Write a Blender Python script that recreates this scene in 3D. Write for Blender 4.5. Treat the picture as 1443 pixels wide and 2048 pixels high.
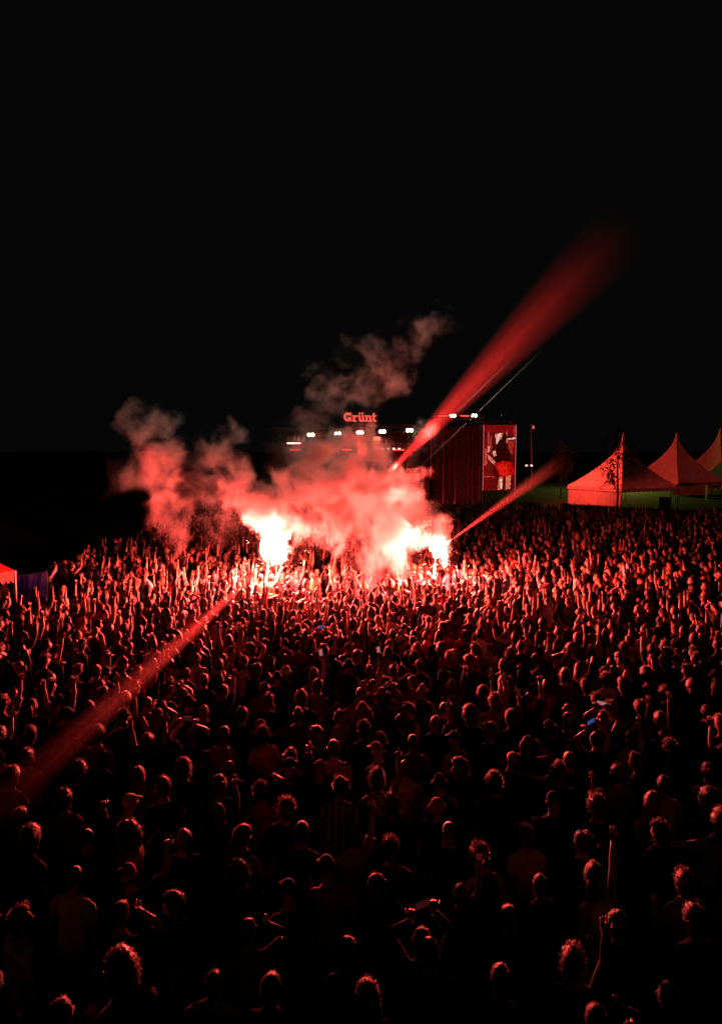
import bpy, bmesh, math, random
import numpy as np
from mathutils import Vector, Matrix

# ---------------------------------------------------------------- scene, camera, sky, exposure
for o in list(bpy.data.objects):
    bpy.data.objects.remove(o)
SC = bpy.context.scene
COL = SC.collection
R = math.radians
CAM_H, FPX, PW, PH, HOR = 6.3, 1365.0, 1443.0, 2048.0, 900.0
PITCH = math.atan((PH / 2 - HOR) / FPX)
cam_d = bpy.data.cameras.new('camera')
cam_d.sensor_fit = 'VERTICAL'
cam_d.sensor_height = 24.0
cam_d.lens = 24.0 * FPX / PH
cam_d.clip_start, cam_d.clip_end = 0.1, 6000
cam = bpy.data.objects.new('camera', cam_d)
cam.location = (0, 0, CAM_H)
cam.rotation_euler = (R(90) - PITCH, 0, 0)
COL.objects.link(cam)
SC.camera = cam

world = bpy.data.worlds.new('World')
SC.world = world
world.use_nodes = True
wn = world.node_tree.nodes
wbg = wn['Background']
wbg.inputs[0].default_value = (0.95, 0.98, 1.0, 1)
wbg.inputs[1].default_value = 0.0018          # moonless night sky

SC.view_settings.view_transform = 'Standard'
SC.view_settings.look = 'None'
SC.view_settings.exposure = 0.0
SC.view_settings.gamma = 1.0
SC.view_settings.use_curve_mapping = False
SC.render.engine = 'CYCLES'
cy = SC.cycles
cy.use_denoising = True
cy.denoiser = 'OPENIMAGEDENOISE'
cy.max_bounces = 5
cy.diffuse_bounces = 1
cy.glossy_bounces = 2
cy.transmission_bounces = 2
cy.transparent_max_bounces = 8
cy.volume_bounces = 4
cy.volume_step_rate = 1.0
cy.volume_max_steps = 256
cy.sample_clamp_indirect = 6.0
cy.caustics_reflective = False
cy.caustics_refractive = False

rng = random.Random(7)
nrg = np.random.default_rng(11)


def ray(px, py):
    """Direction from the camera for a point of the photograph's frame."""
    u, v = (px - PW / 2) / FPX, (PH / 2 - py) / FPX
    c, s = math.cos(PITCH), math.sin(PITCH)
    return Vector((u, c + v * s, -s + v * c))


def at(px, py, y):
    d = ray(px, py)
    return Vector((0, 0, CAM_H)) + d * (y / d.y)


def at_h(px, py, z):
    d = ray(px, py)
    return Vector((0, 0, CAM_H)) + d * ((z - CAM_H) / d.z)


# ---------------------------------------------------------------- materials
def new_mat(name):
    m = bpy.data.materials.new(name)
    m.use_nodes = True
    nt = m.node_tree
    return m, nt, nt.nodes, nt.links, nt.nodes['Principled BSDF']


def bump(nt, height, bsdf, strength=0.3, dist=0.02):
    b = nt.nodes.new('ShaderNodeBump')
    b.inputs['Strength'].default_value = strength
    b.inputs['Distance'].default_value = dist
    nt.links.new(height, b.inputs['Height'])
    nt.links.new(b.outputs['Normal'], bsdf.inputs['Normal'])


def noise(nt, scale, detail=4, rough=0.6, coord='Object'):
    tc = nt.nodes.new('ShaderNodeTexCoord')
    n = nt.nodes.new('ShaderNodeTexNoise')
    n.inputs['Scale'].default_value = scale
    n.inputs['Detail'].default_value = detail
    n.inputs['Roughness'].default_value = rough
    nt.links.new(tc.outputs[coord], n.inputs['Vector'])
    return n.outputs['Fac']


def ramp(nt, fac, c0, c1, p0=0.3, p1=0.7):
    r = nt.nodes.new('ShaderNodeValToRGB')
    e = r.color_ramp.elements
    e[0].position, e[1].position = p0, p1
    e[0].color, e[1].color = (*c0, 1), (*c1, 1)
    nt.links.new(fac, r.inputs['Fac'])
    return r.outputs['Color']


def mult(nt, a, b):
    m = nt.nodes.new('ShaderNodeMix')
    m.data_type = 'RGBA'
    m.blend_type = 'MULTIPLY'
    m.inputs['Factor'].default_value = 1
    nt.links.new(a, m.inputs[6])
    nt.links.new(b, m.inputs[7])
    return m.outputs[2]


def surf(name, col, rough=0.7, metal=0.0, scale=6.0, var=0.25, bmp=0.15, spec=0.4):
    m, nt, N, L, b = new_mat(name)
    f = noise(nt, scale)
    lo = tuple(c * (1 - var) for c in col)
    hi = tuple(min(1, c * (1 + var)) for c in col)
    L.new(ramp(nt, f, lo, hi), b.inputs['Base Color'])
    b.inputs['Roughness'].default_value = rough
    b.inputs['Metallic'].default_value = metal
    b.inputs['Specular IOR Level'].default_value = spec
    if bmp:
        bump(nt, f, b, bmp)
    return m


def emit(name, col, strength):
    m = bpy.data.materials.new(name)
    m.use_nodes = True
    nt = m.node_tree
    nt.nodes.clear()
    e = nt.nodes.new('ShaderNodeEmission')
    e.inputs[0].default_value = (*col, 1)
    e.inputs[1].default_value = strength
    o = nt.nodes.new('ShaderNodeOutputMaterial')
    nt.links.new(e.outputs[0], o.inputs[0])
    return m


def tinted(name, rough, scale, var, bmp, sheen=0.0, spec=0.4, tint_attr=False, stripes=False, lettered=False, transl=0.0):
    """Base colour comes from the object's own colour, with grain on top."""
    m, nt, N, L, b = new_mat(name)
    oi = N.new('ShaderNodeObjectInfo')
    f = noise(nt, scale)
    c = mult(nt, oi.outputs['Color'], ramp(nt, f, (1 - var,) * 3, (1, 1, 1)))
    if tint_attr:
        a = N.new('ShaderNodeAttribute')
        a.attribute_name = 'tint'
        c = mult(nt, c, a.outputs['Color'])
    if stripes or lettered:
        tc = N.new('ShaderNodeTexCoord')
        sx = N.new('ShaderNodeSeparateXYZ')
        L.new(tc.outputs['Object'], sx.inputs[0])

        def mth(op, a, b_=None):
            q = N.new('ShaderNodeMath')
            q.operation = op
            for k, v in enumerate((a, b_)):
                if v is None:
                    continue
                if isinstance(v, (int, float)):
                    q.inputs[k].default_value = v
                else:
                    L.new(v, q.inputs[k])
            return q.outputs[0]
        saw = mth('FRACT', mth('MULTIPLY', sx.outputs['X'], 11.0 if stripes else 12.0))
        bar = mth('GREATER_THAN', saw, 0.5 if stripes else 0.28)
        if lettered:
            inx = mth('LESS_THAN', mth('ABSOLUTE', sx.outputs['X']), 0.125)
            inz = mth('LESS_THAN', mth('ABSOLUTE', mth('SUBTRACT', sx.outputs['Z'], 1.27)), 0.055)
            back = mth('LESS_THAN', sx.outputs['Y'], 0.0)
            bar = mth('MULTIPLY', mth('MULTIPLY', bar, inx), mth('MULTIPLY', inz, back))
        c = mult(nt, c, ramp(nt, bar, (1, 1, 1), (0.12, 0.1, 0.1), 0.4, 0.6))
    L.new(c, b.inputs['Base Color'])
    b.inputs['Roughness'].default_value = rough
    b.inputs['Specular IOR Level'].default_value = spec
    b.inputs['Sheen Weight'].default_value = sheen
    if bmp:
        bump(nt, f, b, bmp, 0.02)
    return m


M = {}
M['skin'] = tinted('skin', 0.48, 60, 0.15, 0.05, spec=0.45, tint_attr=True)
M['hair'] = tinted('hair', 0.4, 90, 0.5, 0.6, spec=0.9, sheen=0.3)
M['fabric'] = tinted('fabric', 0.9, 14, 0.3, 0.5, sheen=0.05, spec=0.15)
M['striped'] = tinted('striped_fabric', 0.85, 14, 0.3, 0.5, sheen=0.15, spec=0.2, stripes=True)
M['lettered'] = tinted('printed_fabric', 0.85, 14, 0.3, 0.5, sheen=0.15, spec=0.2, lettered=True)


# ---------------------------------------------------------------- mesh helpers
class MB:
    def __init__(s):
        s.v, s.f = [], []

    def add(s, v, f):
        n = len(s.v)
        s.v += [tuple(p) for p in v]
        s.f += [tuple(i + n for i in q) for q in f]
        return s

    def box(s, a, b):
        x0, y0, z0 = a
        x1, y1, z1 = b
        return s.add([(x0, y0, z0), (x1, y0, z0), (x1, y1, z0), (x0, y1, z0), (x0, y0, z1), (x1, y0, z1), (x1, y1, z1), (x0, y1, z1)],
                     [(3, 2, 1, 0), (4, 5, 6, 7), (0, 1, 5, 4), (1, 2, 6, 5), (2, 3, 7, 6), (3, 0, 4, 7)])

    def tube(s, P, Rr, n=8, up=(0, 1, 0)):
        return s.add(*tube(P, Rr, n, up))

    def bar(s, p, q, r=0.03, n=6):
        up = (0, 1, 0) if abs(Vector(q).y - Vector(p).y) < 0.7 * (Vector(q) - Vector(p)).length else (0, 0, 1)
        return s.tube([p, q], [r, r], n, up)

    def prism(s, poly, y0, y1):
        """An outline in x-z pushed from y0 to y1."""
        n = len(poly)
        v = [(x, y0, z) for x, z in poly] + [(x, y1, z) for x, z in poly]
        f = [tuple(range(n)), tuple(range(2 * n - 1, n - 1, -1))]
        f += [(i, i + n, (i + 1) % n + n, (i + 1) % n) for i in range(n)]
        return s.add(v, f)

    def build(s, name, mat, parent=None, smooth=False):
        me = bpy.data.meshes.new(name)
        me.from_pydata(s.v, [], s.f)
        me.update()
        return obj(name, me, mat, parent, smooth)


def obj(name, me, mat=None, parent=None, smooth=False):
    if mat is not None:
        me.materials.append(mat)
    if smooth:
        me.polygons.foreach_set('use_smooth', [True] * len(me.polygons))
    o = bpy.data.objects.new(name, me)
    COL.objects.link(o)
    if parent is not None:
        o.parent = parent
    return o


def tag(o, label=None, cat=None, group=None, kind=None):
    for k, v in (('label', label), ('category', cat), ('group', group), ('kind', kind)):
        if v:
            o[k] = v
    return o


def thing(name, label, cat, loc=(0, 0, 0), rz=0.0, group=None):
    o = bpy.data.objects.new(name, None)
    o.empty_display_size = 0.2
    COL.objects.link(o)
    o.location = loc
    o.rotation_euler = (0, 0, rz)
    return tag(o, label, cat, group)


def copy_tree(o, parent=None):
    c = o.copy()
    COL.objects.link(c)
    c.parent = parent
    for ch in o.children:
        copy_tree(ch, c)
    return c


def nrm(a):
    a = np.asarray(a, float)
    return a / max(1e-9, np.linalg.norm(a))


def tube(P, Rr, n=8, up=(0, 1, 0)):
    """A closed tube through P with (optionally elliptic) radii; the first axis of the ellipse starts across `up`."""
    P = np.asarray(P, float)
    k = len(P)
    Rr = [(r, r) if np.isscalar(r) else r for r in Rr]
    T = [nrm(P[min(i + 1, k - 1)] - P[max(i - 1, 0)]) for i in range(k)]
    side = np.cross(T[0], up)
    if np.linalg.norm(side) < 1e-3:
        side = np.cross(T[0], (1, 0, 0.01))
    side = nrm(side)
    V = [P[0]]
    for i in range(k):
        side = nrm(side - np.dot(side, T[i]) * T[i])
        oth = np.cross(T[i], side)
        for j in range(n):
            a = 2 * math.pi * j / n
            V.append(P[i] + side * Rr[i][0] * math.cos(a) + oth * Rr[i][1] * math.sin(a))
    V.append(P[-1])
    F = []
    for j in range(n):
        j2 = (j + 1) % n
        F.append((0, 1 + j2, 1 + j))
        for i in range(k - 1):
            a, b = 1 + i * n, 1 + (i + 1) * n
            F.append((a + j, a + j2, b + j2, b + j))
        e = 1 + (k - 1) * n
        F.append((len(V) - 1, e + j, e + j2))
    return [tuple(p) for p in V], F


def ellipsoid(c, r, nu=12, nv=8, fn=None):
    V, F = [], []
    V.append((0, 0, -1))
    for i in range(1, nv):
        t = -math.pi / 2 + math.pi * i / nv
        for j in range(nu):
            a = 2 * math.pi * j / nu
            V.append((math.cos(t) * math.cos(a), math.cos(t) * math.sin(a), math.sin(t)))
    V.append((0, 0, 1))
    for j in range(nu):
        j2 = (j + 1) % nu
        F.append((0, 1 + j2, 1 + j))
        for i in range(nv - 2):
            a, b = 1 + i * nu, 1 + (i + 1) * nu
            F.append((a + j, a + j2, b + j2, b + j))
        e = 1 + (nv - 2) * nu
        F.append((len(V) - 1, e + j, e + j2))
    out = []
    for d in V:
        p = np.array(d) * np.array(r)
        if fn is not None:
            p = fn(np.array(d), p)
        out.append(tuple(np.asarray(c) + p))
    return out, F


def vnoise(p, seed=0.0):
    """Cheap smooth pseudo-noise, -1 to 1."""
    x, y, z = p
    return (math.sin(x * 1.7 + 2.3 * math.sin(y * 1.3 + seed) + seed) + math.sin(y * 1.9 + 2.1 * math.sin(z * 1.5 + seed * 2)) + math.sin(z * 1.6 + 1.9 * math.sin(x * 1.4 - seed))) / 3


# ---------------------------------------------------------------- people
HEAD_R = (0.077, 0.097, 0.117)


def head_shape(d, p):
    x, y, z = d
    p = p.copy()
    if z < 0:
        p[0] *= 1 - 0.28 * z * z - 0.1 * (-z)
        if y < 0:
            p[1] *= 1 - 0.38 * (-z)
        else:
            p[1] *= 1 + 0.1 * (-z) * (1 - abs(x))
    if y > 0.3:
        fx, fz = p[0], p[2]
        p[1] *= 1 - 0.06 * abs(x)
        p[1] += 0.024 * math.exp(-(fx / 0.016) ** 2 - ((fz + 0.022) / 0.024) ** 2)       # nose
        p[1] += 0.006 * math.exp(-((fz - 0.022) / 0.012) ** 2 - (fx / 0.05) ** 2)        # brow
        for s in (-1, 1):
            p[1] -= 0.012 * math.exp(-((fx - s * 0.031) / 0.014) ** 2 - (fz / 0.012) ** 2)  # eye sockets
        p[1] += 0.006 * math.exp(-(fx / 0.024) ** 2 - ((fz + 0.062) / 0.009) ** 2)       # lips
        p[1] += 0.010 * math.exp(-(fx / 0.025) ** 2 - ((fz + 0.1) / 0.016) ** 2)         # chin
    return p


ARMS = {   # upper arm, forearm, hand turn (how the palm's width lies), finger curl
    'down': ((.17, -.02, -1), (.06, .28, -1), (0, 1, 0), .45),
    'up': ((.26, .18, 1), (.03, .10, 1), (1, 0, 0), .15),
    'fist': ((.30, .25, 1), (-.05, .25, 1), (1, 0, 0), 1.0),
    'point': ((.75, .35, .40), (.10, .30, 1), (1, 0, 0), .35),
    'vee': ((.45, .45, .60), (-.10, .18, 1), (1, 0, 0), .2),
    'phone': ((.14, .55, .85), (-.12, .15, 1), (1, 0, 0), .75),
    'phone_two': ((.50, .45, .75), (-.5, .28, .85), (1, 0, .5), .75),
    'clap': ((.48, .25, .85), (-.62, .20, .80), (0, 1, .2), .1),
    'front': ((.22, .30, -.9), (-.40, .80, .45), (1, 0, 0), .4),
    'head': ((.90, .20, .42), (-.85, -.05, .55), (0, 1, 0), .3),
    'wide': ((.95, .15, .22), (.62, .25, .80), (1, 0, 0), .2),
    'cup': ((.22, .25, -.9), (-.05, .85, .50), (0, 0, 1), .8),
    'flare': ((.35, .30, .95), (.15, .20, 1), (1, 0, 0), 1.0),
    'around': ((.97, .1, -.1), (.85, .25, .15), (0, 1, 0), .4),
}


class Body:
    """All closed pieces of one person, facing +Y, feet on z = 0."""

    def __init__(s, right='down', left='down', seed=0, girth=1.0, lod=0, sleeve='short', lean=(0, 0), nod=0.0, turn=0.0, step=0.0):
        r = random.Random(seed)
        s.lod = lod
        s.skin, s.shirt, s.trousers = [], [], []
        ns = (12, 8, 6)[lod]
        na = (8, 6, 4)[lod]
        g = girth

        def bend(p):      # sway of the body above the hips
            p = np.asarray(p, float)
            k = max(0.0, p[2] - 0.9)
            return p + np.array((lean[0] * k, lean[1] * k, 0))
        tz = [.84, .93, 1.04, 1.14, 1.27, 1.37, 1.435, 1.485, 1.53, 1.60]
        ty = [0, -.01, -.005, 0, .005, 0, -.005, -.01, 0, .02]
        tr = [(.10, .09), (.165, .115), (.150, .105), (.142, .10), (.165, .115), (.172, .108), (.140, .088), (.074, .072), (.060, .063), (.056, .058)]
        P = [bend((0, ty[i], tz[i])) for i in range(len(tz))]
        q = [(a * g, b * g) if i < 7 else (a, b) for i, (a, b) in enumerate(tr)]
        s.skin.append(tube(P, q, ns, (0, 1, 0)))
        sh = [bend((0, y, z)) for y, z in ((-.005, .86), (-.01, .93), (0, 1.05), (0, 1.15), (.005, 1.27), (0, 1.37), (-.005, 1.44), (-.01, 1.495))]
        sr = [(.190, .142), (.190, .142), (.174, .128), (.160, .120), (.182, .132), (.186, .124), (.152, .100), (.082, .080)]
        if sleeve == 'none':
            sr[5], sr[6] = (.178, .122), (.125, .098)
        s.shirt.append(tube(sh, [(a * g, b * g) for a, b in sr], ns + (2 if lod == 0 else 0), (0, 1, 0)))
        # head
        s.head = Matrix.Translation(Vector(bend((0, .03, 1.65)))) @ Matrix.Rotation(turn, 4, 'Z') @ Matrix.Rotation(-nod, 4, 'X')
        hv, hf = ellipsoid((0, 0, 0), HEAD_R, (20, 12, 8)[lod], (16, 10, 6)[lod], head_shape)
        s.skin.append(([tuple(s.head @ Vector(p)) for p in hv], hf))
        if lod == 0:
            for k in (-1, 1):
                ev, ef = ellipsoid((k * .078, -.005, -.008), (.012, .020, .031), 6, 4)
                s.skin.append(([tuple(s.head @ Vector(p)) for p in ev], ef))
        # arms
        s.hands = {}
        for sgn, pose in ((1, right), (-1, left)):
            U, Fd, hs, curl = ARMS[pose]
            jit = np.array([r.uniform(-.12, .12) for _ in range(3)])
            jit2 = np.array([r.uniform(-.1, .1) for _ in range(3)])
            U = nrm(np.array(U) + jit) * (sgn, 1, 1)
            Fd = nrm(np.array(Fd) + jit2) * (sgn, 1, 1)
            up_arm = max(0.0, U[2])
            S = bend((sgn * (.178 + .012 * g - .02 * up_arm), -.005, 1.385 + .06 * up_arm))
            S0 = bend((sgn * .085, -.005, 1.395 - .02 * up_arm))
            SC_ = S * .62 + S0 * .38 + np.array((0, 0, .012 * (1 - up_arm)))
            E = S + U * .285
            if pose in ('phone_two', 'clap'):          # both hands meet
                fx = max(-.85, min(.85, (sgn * (.085 if pose == 'phone_two' else .03) - E[0]) / .255))
                k_ = math.sqrt(max(.05, 1 - fx * fx) / (Fd[1] ** 2 + Fd[2] ** 2))
                Fd = np.array((fx, Fd[1] * k_, Fd[2] * k_))
            W = E + Fd * .255
            mid = S + U * .14
            fm = E + Fd * .08
            pts = [S0, SC_, S + U * .02, mid, E - U * .02, E + Fd * .02, fm, E + Fd * .16, W]
            rad = [.052, .058, .058, .050, .043, .043, .045, .036, .028]
            gg = .6 + .4 * g
            s.skin.append(tube(pts, [x * gg for x in rad], na, (0, 1, 0.05)))
            if sleeve == 'long':
                s.shirt.append(tube([S0, SC_, S + U * .02, mid, E - U * .02, E + Fd * .02, fm, E + Fd * .235], [x * gg for x in (.064, .070, .070, .064, .060, .060, .058, .042)], na, (0, 1, .05)))
            elif sleeve == 'short':
                s.shirt.append(tube([S0, SC_, S + U * .02, mid, S + U * .20], [x * gg for x in (.064, .070, .071, .070, .072)], na, (0, 1, .05)))
            # hand
            d = nrm(Fd * ((.1, 1, 1) if pose in ('phone_two', 'clap') else (1, 1, 1)) + np.array((0, 0, .05)))
            sd = nrm(np.array(hs) * (sgn, 1, 1) - d * np.dot(np.array(hs) * (sgn, 1, 1), d))
            pn = np.cross(sd, d) * sgn            # the palm faces this way
            if pn[1] < 0 and pose not in ('down', 'around'):
                pn = -pn
            K = W + d * .085
            if lod == 0:
                s.skin.append(tube([W - d * .02, W + d * .02, W + d * .055, K + d * .008], [(.027, .021), (.036, .019), (.042, .017), (.040, .013)], 8, tuple(-np.cross(d, sd))))
                for k, (off, ln) in enumerate(((.030, .068), (.010, .078), (-.011, .072), (-.031, .056))):
                    if pose == 'vee':
                        c = 0.05 if k < 2 else 1.0
                    elif pose == 'point':
                        c = 0.05 if k == 0 else .9
                    else:
                        c = curl + r.uniform(-.08, .08)
                    sp = (.10 if curl < .3 else 0.0) * (off / .03)
                    b0 = K + sd * off - d * .012
                    dd = nrm(d + sd * sp)
                    pts = [b0]
                    a = 0.1
                    for m, fr in enumerate((.45, .30, .25)):
                        a += c * (1.25 if m < 2 else .8)
                        pts.append(pts[-1] + (dd * math.cos(a) + pn * math.sin(a)) * ln * fr)
                    s.skin.append(tube(pts, [.0095, .0090, .0080, .0065], 5, tuple(pn)))
                tb = W + d * .025 + sd * .03
                s.skin.append(tube([tb, tb + (d * .65 + sd * .7 + pn * .2) * .036, tb + (d * .9 + sd * .55 + pn * (.3 + .5 * curl)) * .064], [.013, .011, .008], 5, tuple(pn)))
            else:
                s.skin.append(tube([W - d * .01, K, K + d * .035], [(.026, .02), (.040, .018), (.038, .016)], na, tuple(-np.cross(d, sd))))
                if curl < .6:
                    for off in ((.028, .009, -.010, -.028) if lod == 1 else (.024, -.022)):
                        s.skin.append(tube([K + sd * off, K + sd * off * 1.6 + d * .085], [.012 if lod == 1 else .015, .008], 3, tuple(pn)))
            s.hands[sgn] = (W, d, sd, pn, K)
        # legs
        for sgn in (1, -1):
            st = step * sgn
            hip = np.array((sgn * .085, 0, .90))
            kn = np.array((sgn * .10, .03 + .10 * st, .49))
            an = np.array((sgn * .11, -.01 + .16 * st, .085))
            n = na
            if lod == 0:
                s.skin.append(tube([hip, hip * .5 + kn * .5, kn, kn * .55 + an * .45, an, an + (0, 0, -.03)], [.085 * g, .075 * g, .053, .055, .038, .04], n, (0, 1, 0)))
            s.skin.append(tube([an + (0, -.06, -.045), an + (0, 0, -.04), an + (0, .09, -.052), an + (0, .165, -.062)], [(.036, .038), (.042, .045), (.046, .034), (.03, .02)], n, (0, 0, 1)))
            s.trousers.append(tube([hip + (0, 0, .06), hip, hip * .5 + kn * .5, kn, kn * .5 + an * .5, an + (0, 0, .03)], [.092 * g, .100 * g, .092 * g, .074, .068, .064], n, (0, 1, 0)))
        s.trousers.append(tube([(0, -.005, .80), (0, -.01, .90), (0, -.005, 1.0)], [(.13 * g, .10 * g), (.175 * g, .125 * g), (.165 * g, .116 * g)], ns, (0, 1, 0)))


def union(pieces, name):
    """One continuous surface out of overlapping closed pieces."""
    objs = []
    for k, (v, f) in enumerate(pieces):
        me = bpy.data.meshes.new('tmp')
        me.from_pydata(v, [], f)
        bm = bmesh.new()
        bm.from_mesh(me)
        bmesh.ops.recalc_face_normals(bm, faces=bm.faces)
        bm.to_mesh(me)
        bm.free()
        o = bpy.data.objects.new('tmp', me)
        COL.objects.link(o)
        objs.append(o)
    base = objs[0]
    for o in objs[1:]:
        m = base.modifiers.new('u', 'BOOLEAN')
        m.operation = 'UNION'
        m.solver = 'MANIFOLD'
        m.object = o
    dg = bpy.context.evaluated_depsgraph_get()
    me = bpy.data.meshes.new_from_object(base.evaluated_get(dg))
    me.name = name
    for o in objs:
        d = o.data
        bpy.data.objects.remove(o)
        bpy.data.meshes.remove(d)
    me.materials.clear()
    me.polygons.foreach_set('material_index', [0] * len(me.polygons))
    me.polygons.foreach_set('use_smooth', [True] * len(me.polygons))
    return me


def co(me):
    a = np.empty(len(me.vertices) * 3, np.float32)
    me.vertices.foreach_get('co', a)
    return a.reshape(-1, 3)


def body_mesh(b):
    me = union(b.skin, 'body')
    c = co(me)
    t = np.ones((len(c), 4), np.float32)
    inv = np.array(b.head.inverted())
    h = c @ inv[:3, :3].T + inv[:3, 3]
    front = h[:, 1] > .05
    for k in (-1, 1):
        e = front & (((h[:, 0] - k * .031) / .014) ** 2 + (h[:, 2] / .007) ** 2 < 1)
        t[e, :3] = .12
        e = front & (((h[:, 0] - k * .031) / .022) ** 2 + ((h[:, 2] - .022) / .006) ** 2 < 1)
        t[e, :3] = .25
    t[front & ((h[:, 0] / .024) ** 2 + ((h[:, 2] + .062) / .01) ** 2 < 1), :3] = (.8, .5, .5)
    t[c[:, 2] < .10, :3] = .06          # shoes
    at_ = me.attributes.new('tint', 'FLOAT_COLOR', 'POINT')
    at_.data.foreach_set('color', t.ravel())
    me.materials.append(M['skin'])
    return me


def cloth_mesh(pieces, name, seed):
    me = union(pieces, name)
    c = co(me)
    for i in range(len(c)):          # folds
        p = c[i]
        c[i, 0] += .007 * vnoise(p * 16, seed)
        c[i, 1] += .009 * vnoise(p * 13, seed + 3)
    me.vertices.foreach_set('co', c.ravel())
    me.update()
    return me


def hair_pieces(style, seed, lod=0):
    """Hair or headwear in the head's own frame."""
    r = random.Random(seed)
    thick = dict(crop=.015, quiff=.030, curly=.044, afro=.078, spiky=.024, long=.030, bun=.022, topknot=.018, cap=.018, bucket=.020, shaved=.002, bob=.036, ponytail=.022)[style]

    def fn(d, p):
        x, y, z = d
        hl = z * .75 - y * .85 + .18                 # hair covers the top and the back
        if style in ('long', 'bob'):
            hl += .25 * abs(x)
        if style in ('cap', 'bucket'):
            hl = z - .22 - .12 * y
        m = min(1, max(0, (hl + .12) / .24))
        k = 1 + (thick / .1) * m
        if style == 'quiff' and y > 0 and z > 0:
            k += .22 * z * y
        amp = dict(curly=.16, afro=.14, spiky=.12, quiff=.06, long=.05, bob=.05).get(style, .02)
        if style not in ('cap', 'bucket'):
            k += amp * m * vnoise(np.array(d) * (9, 6, 5)[lod], seed)
        return p * (k if m > 0 else .9) * (.9 + .1 * m)
    v, f = ellipsoid((0, 0, .0), HEAD_R, (18, 11, 8)[lod], (14, 9, 6)[lod], fn)
    out = [(v, f)]
    n = (12, 7, 5)[lod]
    if style == 'long':
        out.append(tube([(0, -.05, .05), (0, -.085, -.06), (0, -.10, -.17), (0, -.095, -.27), (0, -.09, -.33)], [(.08, .05), (.10, .045), (.11, .04), (.10, .03), (.05, .012)], n, (0, 1, 0)))
    if style == 'bob':
        out.append(tube([(0, -.04, .05), (0, -.05, -.05), (0, -.055, -.12), (0, -.05, -.15)], [(.09, .06), (.108, .065), (.10, .06), (.07, .04)], n, (0, 1, 0)))
    if style == 'ponytail':
        out.append(tube([(0, -.09, .06), (0, -.135, .07), (0, -.155, .0), (0, -.14, -.12), (0, -.12, -.2)], [.022, .026, .032, .026, .008], n, (0, 0, 1)))
    if style == 'bun':
        out.append(ellipsoid((0, -.105, .06), (.045, .04, .042), n, 6))
    if style == 'topknot':
        out.append(ellipsoid((0, -.02, .135), (.033, .033, .03), n, 6))
    if style == 'cap':
        out.append(tube([(0, .07, .045), (0, .12, .035), (0, .175, .02)], [(.078, .010), (.074, .009), (.045, .006)], n, (0, 0, 1)))
        if lod == 0:
            out.append(ellipsoid((0, -.01, .137), (.008, .008, .006), 6, 4))
    if style == 'bucket':
        out.append(tube([(0, 0, .05), (0, 0, .035), (0, 0, -.005), (0, 0, -.012)], [(.088, .108), (.10, .12), (.135, .155), (.132, .152)], (14, 9, 6)[lod], (0, 1, 0)))
    if lod < 2 and style not in ('cap', 'bucket', 'shaved'):
        sv, sf = [], []
        cnt = dict(afro=900, curly=860, spiky=620, long=480, bob=480).get(style, 480) if lod == 0 else 50
        ln = dict(afro=.034, curly=.042, spiky=.065, quiff=.045, long=.03, bob=.03).get(style, .020)
        k = 0
        while k < cnt:
            d = nrm([r.gauss(0, 1) for _ in range(3)])
            if d[2] * .75 - d[1] * .85 + .1 < 0:
                continue
            p = fn(d, d * np.array(HEAD_R))
            t = nrm(d + .6 * np.array([r.gauss(0, 1) for _ in range(3)]) + (np.array((0, .5, .5)) if style in ('quiff', 'spiky') else 0))
            w = nrm(np.cross(d, t) + 1e-4) * (.0032 if style != 'spiky' else .005) * (1 + 1.6 * lod)
            w2 = nrm(np.cross(w, t)) * (.003 if style != 'spiky' else .0045)
            b = len(sv)
            p = p * .98
            sv += [tuple(p - w), tuple(p + w), tuple(p + w2), tuple(p + t * ln * r.uniform(.5, 1.3))]
            sf += [(b, b + 1, b + 3), (b + 1, b + 2, b + 3), (b + 2, b, b + 3), (b, b + 2, b + 1)]
            k += 1
        out.append((sv, sf))
    return out


def joined(pieces, name):
    v, f = [], []
    for a, b in pieces:
        n = len(v)
        v += list(a)
        f += [tuple(i + n for i in q) for q in b]
    me = bpy.data.meshes.new(name)
    me.from_pydata(v, [], f)
    me.polygons.foreach_set('use_smooth', [True] * len(me.polygons))
    return me


# ================================================================ the place
M['black'] = surf('black_paint', (.012, .012, .013), .55, scale=20, bmp=.05)
M['steel'] = surf('truss_aluminium', (.30, .30, .31), .4, .85, scale=30, var=.15, bmp=.03)
M['dark_steel'] = surf('scaffold_steel', (.07, .065, .065), .5, .6, scale=25, bmp=.05)
M['scrim'] = surf('black_scrim', (.07, .06, .06), .95, scale=3, var=.5, bmp=.4, spec=.1)
M['deck'] = surf('stage_deck', (.03, .028, .028), .7, scale=8)
M['canvas'] = surf('tent_canvas', (.72, .70, .66), .75, scale=1.3, var=.22, bmp=.15)
M['fence'] = surf('fence_cover', (.02, .02, .021), .85, scale=5, bmp=.2, spec=.15)
M['plastic'] = surf('dark_plastic', (.02, .02, .02), .35, scale=40, bmp=.03)
M['bark'] = surf('bark', (.07, .05, .035), .9, scale=12, bmp=.5)
M['red_canvas'] = surf('red_canvas', (.34, .014, .014), .8, scale=2, var=.2, bmp=.15)
M['pale_canvas'] = surf('valance_canvas', (.30, .085, .06), .8, scale=2, var=.15, bmp=.1)
M['blue_canvas'] = surf('blue_canvas', (.008, .022, .16), .8, scale=2, var=.25, bmp=.15)
M['lamp_warm'] = emit('warm_white_lamp', (1.0, .86, .62), 60)
M['lamp_small'] = emit('small_white_lamp', (1.0, .62, .5), 3.0)
M['lamp_red'] = emit('red_lamp', (1.0, .05, .03), 2.5)
M['sign_glow'] = emit('sign_glow', (1.0, .10, .075), 1.0)
M['red_panel'] = emit('red_light_panel', (1.0, .16, .09), 3.2)
M['lamp_green'] = emit('green_lamp', (.8, 1.0, .25), 14)


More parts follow.
